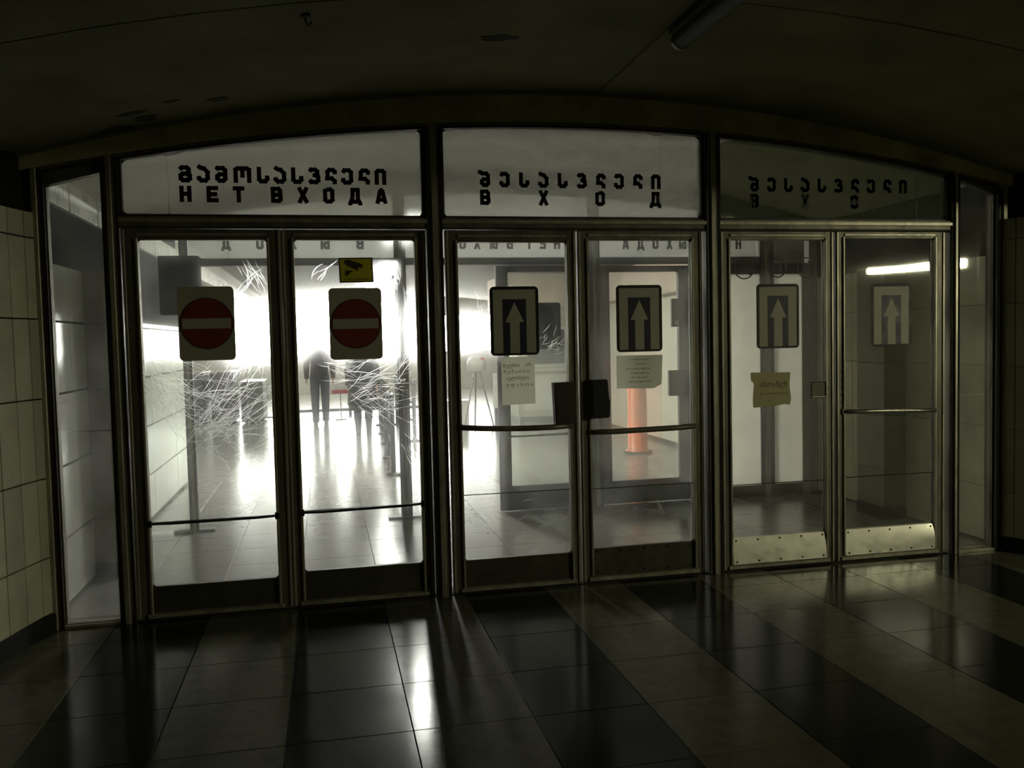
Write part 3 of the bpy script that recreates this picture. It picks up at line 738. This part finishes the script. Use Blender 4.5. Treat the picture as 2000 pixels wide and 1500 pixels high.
# three round ban stickers on door 5
for (cx, rx, kind, lb) in ((2.660, .072, 'cig', 'round no-smoking sticker, nearest the door hinge side above the arrow sign'), (2.895, .064, 'cam', 'round no-photography sticker above the arrow sign'), (3.103, .069, 'bag', 'round sticker with a struck-out drink cup, nearest the lock plate side')):
    cz = 1.966
    t = empty('ban_sticker', (cx, YS, cz - rx), label=lb, cat='sticker', group='round ban stickers')
    MB().ring(cx, cz, rx, rx - .0085, YS - .001, YS, 40).build('ring', INKK, t)
    s = MB(); stroke(s, [(cx - rx * .64, cz + rx * .64), (cx + rx * .64, cz - rx * .64)], .0095, YS - .001, YS); s.build('slash', INKK, t)
    s = MB()
    if kind == 'cig':
        s.box(cx - .045, cx + .028, YS - .0018, YS - .0011, cz - .030, cz - .018); s.box(cx + .031, cx + .042, YS - .0018, YS - .0011, cz - .030, cz - .018)
        stroke(s, [(cx + .036, cz - .012), (cx + .030, cz + .004), (cx + .04, cz + .016)], .004, YS - .0018, YS - .0011)
    elif kind == 'cam':
        s.box(cx - .046, cx - .016, YS - .0018, YS - .0011, cz - .026, cz + .022); s.box(cx - .016, cx + .032, YS - .0018, YS - .0011, cz + .012, cz + .022); s.box(cx - .016, cx + .032, YS - .0018, YS - .0011, cz - .026, cz - .018)
        s.box(cx + .022, cx + .034, YS - .0018, YS - .0011, cz - .018, cz + .012); s.box(cx - .02, cx + .008, YS - .0018, YS - .0011, cz + .022, cz + .03)
        s.ring(cx + .003, cz - .003, .0165, .0105, YS - .0018, YS - .0011, 20); s.disc(cx + .003, cz - .003, .006, YS - .0018, YS - .0011, 14)
    else:
        s.prism([(cx - .018, cz - .035), (cx + .012, cz - .035), (cx + .022, cz + .012), (cx - .028, cz + .012)], YS - .0018, YS - .0011)
        s.box(cx - .034, cx + .028, YS - .0018, YS - .0011, cz + .014, cz + .022); stroke(s, [(cx + .004, cz + .022), (cx + .016, cz + .044), (cx + .03, cz + .044)], .005, YS - .0018, YS - .0011)
    s.build('pictogram', INKK, t)

def text_mesh(name, s_, size, cx, z, y, m_, parent, mirror=False, sx=1.):
    cu = bpy.data.curves.new('txt', 'FONT'); cu.body = s_; cu.size = size; cu.align_x = 'CENTER'; cu.extrude = .0003
    o = bpy.data.objects.new('txt', cu); COL.objects.link(o)
    dg = bpy.context.evaluated_depsgraph_get()
    me = bpy.data.meshes.new_from_object(o.evaluated_get(dg))
    bpy.data.objects.remove(o)
    off = ROOTLOC[parent.name]
    for v in me.vertices:
        x, zz = v.co.x * sx * (-1 if mirror else 1), v.co.y
        v.co = (cx + x - off.x, y - v.co.z * .5 - off.y, z + zz - off.z)
    me.materials.clear(); me.materials.append(m_); me.name = name
    ob = bpy.data.objects.new(name, me); COL.objects.link(ob); ob.parent = parent
    return ob
t = empty('paper_notice', (1.155, YS, 1.145), label='portrait-format paper with four lines of lettering under the third door arrow sign', cat='paper')
MB().prism([(1.052, 1.143), (1.260, 1.146), (1.259, 1.437), (1.050, 1.435)], YS - .0006, YS).build('sheet', PAPER, t)
for s_, z, cx, sz, sx in (('მეტრო', 1.373, 1.112, .030, 1.0), ('არ', 1.376, 1.218, .030, 1.0), ('მ უ შ ა ო ბ ს', 1.338, 1.145, .027, 1.0), ('ავტობუსი', 1.297, 1.150, .030, .95), ('უ ფ ა ს ო ა', 1.256, 1.162, .028, 1.15)):
    text_mesh('lettering', s_, sz, cx, z, YS - .0012, INKP, t, sx=sx)
t = empty('paper_notice', (1.94, YS, 1.22), label='landscape-format paper with six faint lines under the fourth door arrow sign', cat='paper')
MB().prism([(1.787, 1.221), (2.03, 1.213), (2.085, 1.24), (2.094, 1.424), (1.787, 1.426)], YS - .0006, YS).build('sheet', PAPER, t)
b = MB()
for z, x0, x1 in ((1.398, 1.873, 1.995), (1.371, 1.91, 1.98), (1.340, 1.845, 2.01), (1.313, 1.88, 2.0), (1.285, 1.885, 1.99), (1.259, 1.865, 2.02)): squiggle(b, x0, x1, z, .0045, YS - .0012, rr, .0016)
b.build('small_print', INKP, t)['kind'] = 'stuff'
t = empty('paper_notice', (2.85, YS, 1.06), label='yellowed torn paper with writing seen from behind, under the fifth door arrow sign', cat='paper')
MB().prism([(2.715, 1.063), (2.86, 1.066), (2.94, 1.078), (2.975, 1.07), (2.987, 1.11), (2.975, 1.20), (2.982, 1.286), (2.84, 1.288), (2.698, 1.293), (2.70, 1.24), (2.722, 1.22), (2.712, 1.12)], YS - .0006, YS).build('sheet', PAPERY, t)
text_mesh('lettering', 'მუშაობს', .046, 2.86, 1.195, YS - .0012, INKP, t, mirror=True, sx=.98)
b = squiggle(MB(), 2.765, 2.955, 1.150, .0065, YS - .0012, rr, .002); stroke(b, [(2.82, 1.115), (2.828, 1.095)], .003, YS - .0016, YS - .0012); b.build('small_print', INKP, t)['kind'] = 'stuff'

# boxes at the meeting stiles
t = empty('lock_box', (1.43, -.05, 1.02), label='dark brown board box fixed over the lock of the third door', cat='box')
MB().prism([(1.371, 1.012), (1.50, 1.02), (1.50, 1.275), (1.360, 1.272)], -.075, -.02).build('casing', BRN, t)
MB().prism([(1.378, 1.02), (1.495, 1.028), (1.495, 1.19), (1.372, 1.185)], -.079, -.0755).build('front_flap', BRN, t)
t = empty('lock_box', (1.66, -.05, 1.04), label='black box fixed over the lock of the fourth door', cat='box')
MB().prism([(1.602, 1.042), (1.700, 1.044), (1.716, 1.052), (1.72, 1.14), (1.712, 1.17), (1.705, 1.275), (1.697, 1.283), (1.602, 1.282)], -.075, -.023).build('casing', BLK, t)
MB().prism([(1.610, 1.06), (1.700, 1.06), (1.692, 1.262), (1.610, 1.262)], -.079, -.0755).build('cover', BLK, t)
t = empty('lock_plate', (3.175, -.02, 1.11), label='square grey lock plate on the glass of the fifth door', cat='plate')
box('plate', KICKD, t, 3.124, 3.232, -.026, -.005, 1.110, 1.217, c=.004)
box('edge_strip', BEAD, t, 3.130, 3.226, -.030, -.026, 1.116, 1.122)

# ------------------------------------------------------------------ second screen, y = 2.4
Y2 = 2.4
P2 = [(-1.10, .062), (.662, .09), (2.40, .10), (4.10, .13)]
for i, (x, w_) in enumerate(P2): post('trim_%d' % (i + 12), x, w_, zt(x) + .02, y=Y2, d=.10, m_=GREY)
post('trim_16', -1.52, .06, 2.5, y=Y2, d=.1, m_=GREY, fin=False); post('trim_17', 4.58, .08, 2.5, y=Y2, d=.1, m_=GREY, fin=False)
o = band('trim_18', GREYW, lambda x: zt(x) + .02, lambda x: zb(x) + .05, Y2 - .06, Y2 + .06); tag(o, kind='structure')
foot = MB()
FW = []
for i in range(3):
    a = P2[i][0] + P2[i][1] / 2; b = P2[i + 1][0] - P2[i + 1][1] / 2
    wn = empty('window_%d' % (i + 6), ((a + b) / 2, Y2, 2.2), kind='structure'); FW.append(wn)
    box('transom_bar', GREY, wn, a, b, Y2 - .04, Y2 + .04, 2.200, 2.262, c=.002)
    jx = (-.75, 1.1, 3.7)[i]
    xa, xb = a + .005, b - .005
    MB().prism(arch_poly(xa, jx - .002, 2.262, dz=.0), Y2 - .003, Y2 + .003).build('pane', GLASSF, wn)
    MB().prism(arch_poly(jx + .002, xb, 2.262, dz=.0), Y2 - .003, Y2 + .003).build('pane', GLASSF, wn)
hline(list('ДОХЫВ'), [-.765, -.495, -.227, .041, .330], 2.338, .10, .062, INKT, FW[0], y=Y2 - .0035, mirror=True, t_=.022)
hline(list('АДОХЫВТЕН'), [.96, 1.09, 1.215, 1.345, 1.496, 1.639, 1.815, 1.939, 2.071], 2.338, .10, .058, INKT, FW[1], y=Y2 - .0035, mirror=True, t_=.021)
hline(list('АДОХЫВТЕН'), [2.718, 2.862, 3.006, 3.143, 3.275, 3.42, 3.58, 3.71, 3.83], 2.336, .10, .058, INKT, FW[2], y=Y2 - .0035, mirror=True, t_=.021)
# foot plates of the two free posts
for x, nm in ((-1.10, 'trim_19'), (.662, 'trim_20')):
    tag(MB().box(x - .16, x + .16, Y2 - .05, Y2 + .05, 0, .02, c=.003).build(nm, GREY), kind='structure')
F3 = frame_door('door_7', 1.500, 2.350, 1.605, 2.150, .225, 2.135, Y2, GLASSM, seam=0, kick=GREY, fm=GREY, bm=GREY, zt_=2.19, bar=((1.59, .675), (2.16, .68), 0, .010, .03), barm=STEEL)
F4 = frame_door('door_8', 2.462, 3.318, 2.545, 3.212, .215, 2.130, Y2, GLASSM, seam=0, kick=GREY, fm=GREY, bm=GREY, zt_=2.185)
wn = empty('door_9', (3.7, Y2, 0), kind='structure')
box('panel', FILM, wn, 3.345, 3.715, Y2 - .02, Y2 - .012, .10, 2.10); box('panel', FILM, wn, 3.719, 4.47, Y2 - .02, Y2 - .012, .10, 2.10)
box('bottom_rail', BLACKW, wn, 3.335, 4.54, Y2 - .03, Y2 + .03, 0, .10); box('top_rail', GREYW, wn, 3.335, 4.54, Y2 - .03, Y2 + .03, 2.10, 2.2); box('stile', PIL, wn, 4.47, 4.54, Y2 - .035, Y2 + .03, 0, 2.2)
tag(MB().box(-1.49, -1.131, Y2 - .003, Y2 + .003, .02, 2.40).build('window_9', GLASSM), kind='structure')
# dark things high up at the left post
t = empty('wall_cabinet', (-1.11, 2.32, 1.72), label='dark square cabinet hung high on the left post behind the first door', cat='cabinet')
box('casing', GREYW, t, -1.27, -.962, 2.20, 2.34, 1.80, 2.27, c=.006); box('door', GREYW, t, -1.26, -.972, 2.192, 2.2, 1.81, 2.26, c=.003)
t = empty('wall_notice', (-1.51, 1.3, 1.78), label='white strip made for a narrow reflection on the dark upper wall behind the first door', cat='notice')  # a bright slot of reflection, built as a white strip
box('sheet', WHITE, t, -1.546, -1.540, 1.52, 1.64, 1.80, 1.955); box('backing', BLK, t, -1.549, -1.546, 1.51, 1.65, 1.79, 1.965)
# back of a sign and small boxes on the inner doors
t = empty('arrow_sign', (1.95, Y2, 1.45), label='dark back of a sign on the inner door, seen past the third door', cat='sign')
MB().prism(rrect(1.785, 2.088, 1.446, 1.862, .026), Y2 - .012, Y2 - .009).build('board', NAVYB, t)
t = empty('lock_box', (3.17, Y2, 1.0), label='grey lock box on the inner door behind the fourth door', cat='box')
box('casing', GREY, t, 3.10, 3.26, Y2 - .07, Y2 - .02, .985, 1.22, c=.004)
box('cover', GREY, t, 3.11, 3.25, Y2 - .075, Y2 - .07, .995, 1.21, c=.002)
t = empty('wall_switch', (3.16, Y2, 1.6), label='small grey switch box high on the inner door behind the fourth door', cat='switch')
box('casing', GREY, t, 3.135, 3.235, Y2 - .06, Y2 - .02, 1.62, 1.88, c=.006); box('button', STEEL, t, 3.16, 3.2, Y2 - .066, Y2 - .06, 1.58 + .06, 1.68, c=.002)

# ------------------------------------------------------------------ things in the hall
# queue railing
t = empty('queue_railing', (.9, 7.8, 0), label='steel queue railing with three rails receding beside the inner post', cat='railing')
RP = [(.74, 4.9), (.80, 6.4), (.87, 8.0), (.92, 9.5), (.97, 11.0)]
for x, y in RP:
    p_ = MB().tube([(x, y, 0), (x, y, .92)], .028, 12).build('post', GREY, t, smooth=True)
    MB().lathe([(.085, 0), (.085, .018), (.04, .03)], x, y, 16).build('foot_disc', GREY, p_)
    MB().lathe([(.034, .92), (.034, .94), (.012, .955)], x, y, 12).build('cap', STEEL, p_)
for z in (.30, .58, .86): MB().tube([(x, y, z) for x, y in RP], .017, 8).build('rail', GREY, t, smooth=True)
t = empty('queue_railing', (1.25, 9, 0), label='second steel queue railing, parallel and farther inside', cat='railing')
RP = [(1.32, 8.2), (1.30, 9.6), (1.28, 11.0)]
for x, y in RP:
    p_ = MB().tube([(x, y, 0), (x, y, .95)], .028, 12).build('post', GREY, t, smooth=True)
    MB().lathe([(.085, 0), (.085, .018), (.04, .03)], x, y, 16).build('foot_disc', GREY, p_)
for z in (.30, .58, .88): MB().tube([(x, y, z) for x, y in RP], .017, 8).build('rail', GREY, t, smooth=True)
# row of ticket gates at the left, each a casing with steel lid and arm
for i in range(4):
    x = -3.05 + i * .55; y = 12.9 + .02 * i
    t = empty('ticket_gate', (x, y, 0), label='dark ticket gate, %s in the row behind the first door' % ('farthest left', 'second from the left', 'third from the left', 'nearest the lit floor')[i], cat='gate', group='ticket gates in the hall')
    h = 1.0 if i < 3 else .8
    box('casing', GREY, t, x - .21, x + .21, y - .55, y + .55, .04, h, c=.012)
    box('lid', STEEL, t, x - .22, x + .22, y - .57, y + .57, h, h + .03, c=.006)
    box('plinth', BLK, t, x - .12, x + .12, y - .53, y + .53, 0, .04)
    box('side_panel', STEEL, t, x - .10, x + .10, y - .556, y - .55, .55, .57)
    for a in (0, 120, 240):
        MB().tube([(x + .21, y, h - .2), (x + .235, y, h - .2), (x + .24 + .07 * abs(math.cos(math.radians(a))), y, h - .2 + .20 * math.sin(math.radians(a)))], .014, 8).build('arm', STEEL, t)
# glass partition beside the gates
t = empty('glass_partition', (-1.05, 12.2, 0), label='framed glass barrier between the ticket gates and the walkers', cat='barrier')
box('pane', GLASS, t, -1.45, -.95, 12.19, 12.21, .15, 1.15)
for a in ((-1.47, -1.45, 0, 1.2), (-.95, -.93, 0, 1.2)): box('post', STEEL, t, a[0], a[1], 12.17, 12.23, a[2], a[3])
box('top_rail', RED, t, -1.47, -.93, 12.17, 12.23, 1.2, 1.225); box('bottom_rail', STEEL, t, -1.45, -.95, 12.17, 12.23, .12, .15)
# low rail across the hall
t = empty('floor_rail', (.6, 13.6, 0), label='low grey rail across the hall behind the walkers', cat='rail')
box('rail', GREY, t, -.75, 3.0, 13.58, 13.62, .09, .15, c=.006)
for x in (-.7, .5, 1.7, 2.9): box('foot', GREY, t, x - .03, x + .03, 13.56, 13.64, 0, .09)
# white board with a red stripe
t = empty('notice_board', (.28, 12.6, 0), label='white board with a red bottom stripe behind the woman in the coat', cat='board')
box('board', WHITE, t, .12, .46, 12.58, 12.6, .52, .95); box('red_stripe', RED, t, .12, .46, 12.574, 12.58, .52, .60); box('stand', STEEL, t, .28, .30, 12.585, 12.61, .02, .52); box('foot', STEEL, t, .18, .40, 12.5, 12.7, 0, .02)
# three-legged scanner stand and what stands around it
t = empty('scanner_stand', (2.62, 10.0, 0), label='three-legged stand with a white head and small red lamp', cat='stand')
for a in (90, 210, 330):
    ca, sa = math.cos(math.radians(a)), math.sin(math.radians(a)); MB().tube([(2.62 + .06 * ca, 10 + .06 * sa, .98), (2.62 + .30 * ca, 10 + .30 * sa, .0)], .014, 8).build('leg', STEEL, t)
MB().lathe([(.10, .96), (.16, 1.0), (.17, 1.16), (.12, 1.24)], 2.62, 10, 20).build('head', WHITE, t, smooth=True)
box('red_lamp', RED, t, 2.68, 2.74, 9.84, 9.88, 1.19, 1.23)
t = empty('storage_box', (2.35, 10.3, 0), label='white box on the floor left of the three-legged stand', cat='box')
box('body', WHITE, t, 2.15, 2.5, 10.2, 10.6, 0, .42, c=.01); box('lid', WHITE, t, 2.14, 2.51, 10.19, 10.61, .42, .46, c=.006)
t = empty('leaning_board', (2.95, 9.6, 0), label='narrow white board leaning right of the three-legged stand', cat='board')
o = box('board', WHITE, t, 2.83, 2.99, 9.58, 9.60, .35, .95, c=.004); box('foot', GREY, t, 2.86, 2.96, 9.54, 9.68, 0, .35, c=.01)
# ticket booth
t = empty('ticket_booth', (4.4, 11.0, 0), label='cream ticket booth with a window and warm beige fascia', cat='booth')
box('body', CREAM, t, 3.5, 6.6, 10.6, 12.2, 0.08, 2.1); box('plinth', GREY, t, 3.52, 6.58, 10.58, 12.2, 0, .08)
box('fascia', WARM, t, 3.3, 6.8, 10.4, 12.4, 2.1, 2.72); box('window_frame', WHITE, t, 3.62, 4.45, 10.57, 10.6, 1.0, 1.75); box('pane', GREYW, t, 3.68, 4.39, 10.56, 10.57, 1.06, 1.69); box('counter_ledge', WHITE, t, 3.5, 4.55, 10.45, 10.6, .93, .97)
box('wall_panel', WHITE, t, 3.6, 4.4, 10.585, 10.6, .2, .85); box('wall_panel', WHITE, t, 4.5, 5.4, 10.585, 10.6, .2, .85)
# warm panels along the right side of the hall
t = empty('display_wall', (4.9, 6.5, 0), label='warm beige display wall in panels seen through the inner door', cat='partition')
for i in range(3): box('panel', (CREAM, WARM, CREAM)[i], t, 4.75, 4.85, 5.2 + i * 1.5, 6.68 + i * 1.5, .05, 2.1, c=.004)
box('top_board', WARM, t, 4.55, 4.9, 5.0, 9.8, 2.12, 2.6, c=.004)
# orange bollard
t = empty('orange_bollard', (4.02, 5.7, 0), label='orange plastic bollard with a cream neighbour panel behind the fourth door', cat='bollard')
MB().lathe([(.17, 0), (.17, .03), (.13, .05), (.125, 1.15), (.10, 1.22), (.03, 1.24)], 4.02, 5.7, 24).build('body', ORANGE, t, smooth=True)
MB().lathe([(.19, 0), (.19, .028)], 4.02, 5.7, 24).build('base', BLK, t)

# ------------------------------------------------------------------ people
def skin_body(name, verts, edges, rads, m_, parent, sub=2):
    off = ROOTLOC[parent.name]
    me = bpy.data.meshes.new(name); me.from_pydata([tuple(Vector(v) - off) for v in verts], edges, [])
    o = bpy.data.objects.new(name, me); COL.objects.link(o)
    o.modifiers.new('skin', 'SKIN'); 
    lay = me.skin_vertices[0] if me.skin_vertices else None
    if lay is None:
        bpy.context.view_layer.objects.active = o
        bpy.ops.mesh.customdata_skin_add(); lay = me.skin_vertices[0]
    for i, rd in enumerate(rads):
        lay.data[i].radius = rd if isinstance(rd, tuple) else (rd, rd)
    lay.data[0].use_root = True
    sb = o.modifiers.new('sub', 'SUBSURF'); sb.levels = sub; sb.render_levels = sub
    dg = bpy.context.evaluated_depsgraph_get(); dg.update()
    me2 = bpy.data.meshes.new_from_object(o.evaluated_get(dg)); me2.name = name
    bpy.data.objects.remove(o)
    me2.materials.clear(); me2.materials.append(m_)
    me2.polygons.foreach_set('use_smooth', [True] * len(me2.polygons))
    ob = bpy.data.objects.new(name, me2); COL.objects.link(ob); ob.parent = parent
    return ob
def person(px, py, H_, label, coat, step=.12, legm=SKIN, handbag=False, face=1):
    """standing / walking figure seen from behind, facing +y"""
    t = empty('person', (px, py, 0), label=label, cat='person')
    s = H_ / 1.70
    V = [(0, 0, .95), (0, .0, 1.15), (0, .01, 1.38), (0, .02, 1.50), (0, .035, 1.60)]
    E = [(0, 1), (1, 2), (2, 3), (3, 4)]; Rd = [(.15, .11), (.13, .10), (.15, .10), .055, .06]
    def chain(start, pts, rads):
        p = start
        for q, rr_ in zip(pts, rads):
            V.append(q); E.append((p, len(V) - 1)); Rd.append(rr_); p = len(V) - 1
        return p
    for sd in (-1, 1):
        st = step * sd
        chain(0, [(.09 * sd, .0, .88), (.095 * sd, st * .5, .50), (.09 * sd, st - .03, .09), (.095 * sd, st + .10, .035)], [.085, .058, .036, .035])
        hw_ = chain(2, [(.19 * sd, .0, 1.37), (.235 * sd, -.02 - st * .4, 1.10), (.24 * sd, .03 - st, .87)], [.052, .040, .026])
        hx, hy = .24 * sd, .03 - st
        pm = chain(hw_, [(hx, hy + .01, .80)], [(.03, .016)])
        for k, (dy, ln) in enumerate(((-.028, .065), (-.010, .078), (.010, .074), (.026, .058))):
            chain(pm, [(hx, hy + .01 + dy, .80 - .03), (hx - .008 * sd, hy + .012 + dy, .80 - ln)], [.009, .007])
        chain(pm, [(hx - .012 * sd, hy + .045, .80), (hx - .016 * sd, hy + .055, .775)], [.009, .007])
    P_ = [(px + a * s, py + b * s, c * s) for a, b, c in V]
    Rd2 = [tuple(x * s for x in rd) if isinstance(rd, tuple) else (rd * s, rd * s) for rd in Rd]
    skin_body('body', P_, E, Rd2, legm, t)
    # head with face, hair
    hz = 1.60 * s
    hd = MB().lathe([(.02, hz - .10), (.052, hz - .07), (.070, hz - .01), (.078, hz + .04), (.074, hz + .085), (.045, hz + .115), (.01, hz + .122)], px, py + .035, 20, 1., 1.18)
    fy = py + .035 + .088
    hd.add([(px - .012, fy - .004, hz + .0), (px + .012, fy - .004, hz), (px, fy + .02, hz - .002), (px, fy, hz + .04)], [(0, 1, 2), (0, 2, 3), (1, 3, 2)])
    for sd in (-1, 1):
        hd.box(px + sd * .078 - .008, px + sd * .078 + .008, py + .02, py + .05, hz - .01, hz + .04)
        hd.box(px + sd * .03 - .012, px + sd * .03 + .012, fy - .012, fy - .002, hz + .022, hz + .034)
    hd.box(px - .022, px + .022, fy - .014, fy - .004, hz - .04, hz - .032)
    hd.build('head', SKIN, t, smooth=True)
    MB().lathe([(.060, hz - .06), (.080, hz - .02), (.090, hz + .05), (.085, hz + .10), (.05, hz + .132), (.01, hz + .138)], px, py + .018, 20, 1., 1.08).build('hair', HAIR, t, smooth=True)
    for sd in (-1, 1):
        cx_, cy_ = px + .095 * sd * s, py + step * sd * s
        MB().prism([(cx_ - .04, 0), (cx_ + .04, 0), (cx_ + .038, .06), (cx_ - .038, .06)], cy_ - .07, cy_ + .15).build('shoe', SHOE, t)
    if coat == 'coat':
        MB().lathe([(.245, .50), (.25, .56), (.225, .80), (.20, 1.0), (.185, 1.12), (.20, 1.30), (.19, 1.42), (.09, 1.49), (.06, 1.52)], px, py, 28, 1.0, .72).build('coat', CLOTH, t, smooth=True)
        MB().lathe([(.25, .42), (.255, .505)], px + .02, py, 28, 1.0, .7).build('skirt', CLOTH, t, smooth=True)
        for sd in (-1, 1):
            st = step * sd
            MB().tube([(px + .17 * sd * s, py, 1.38 * s), (px + .235 * sd * s, py + (-.02 - st * .4) * s, 1.10 * s), (px + .24 * sd * s, py + (.03 - st) * s, .86 * s)], [.068, .062, .046], 12).build('sleeve', CLOTH, t, smooth=True)
            MB().tube([(px + .095 * sd, py + st * .5, .52), (px + .092 * sd, py + st * .8 - .01, .30), (px + .09 * sd, py + st - .03, .06)], [.066, .062, .042], 12).build('stocking', CLOTHB, t, smooth=True)
    else:
        MB().lathe([(.17, .86), (.175, .95), (.16, 1.12), (.185, 1.30), (.18, 1.42), (.08, 1.49), (.06, 1.51)], px, py, 28, 1.0, .7).build('jacket', CLOTH, t, smooth=True)
        for sd in (-1, 1):
            st = step * sd; MB().tube([(px + .17 * sd * s, py, 1.38 * s), (px + .235 * sd * s, py + (-.02 - st * .4) * s, 1.10 * s), (px + .24 * sd * s, py + (.03 - st) * s, .86 * s)], [.064, .060, .042], 12).build('sleeve', CLOTH, t, smooth=True)
            MB().tube([(px + .09 * sd, py, .93), (px + .095 * sd, py + step * .5 * sd, .50), (px + .09 * sd, py + step * sd - .03, .06)], [.10, .078, .058], 14).build('trouser_leg', CLOTHB, t, smooth=True)
    return t
person(.60, 9.45, 1.64, 'person in a long dark coat and skirt walking away behind the second no-entry sign', 'coat', step=.10)
person(-.10, 11.7, 1.74, 'person in a dark jacket and trousers farther down the hall', 'jacket', step=.14, legm=SKIN)

# ------------------------------------------------------------------ tube lamp behind the camera on the right
t = empty('tube_lamp', (7.05, -4.5, 2.3), label='lit fluorescent tube lamp hanging behind the viewer, mirrored in the last door', cat='lamp')
d = Vector((6.35 - 7.43, -5.55 + 3.8, 0)).normalized(); n = Vector((-d.y, d.x, 0))
def bar_box(name, m_, w_, z0, z1, L0, L1):
    o_ = Vector((7.43, -3.8, 0)); c = [o_ + d * L0 - n * w_, o_ + d * L1 - n * w_, o_ + d * L1 + n * w_, o_ + d * L0 + n * w_]
    return MB().prism_z([(v.x, v.y) for v in c], z0, z1).build(name, m_, t)
bar_box('diffuser', emit('tube_glow', (1., .97, .66), L_TUBE), .045, 2.265, 2.36, 0, 1.15)
bar_box('housing', STEEL, .05, 2.361, 2.40, -.03, 1.18)
for k in (.2, .95):
    q = Vector((7.43, -3.8, 0)) + d * k; MB().tube([(q.x, q.y, 2.40), (q.x, q.y, 2.44)], .01, 6).build('hanger', STEEL, t)
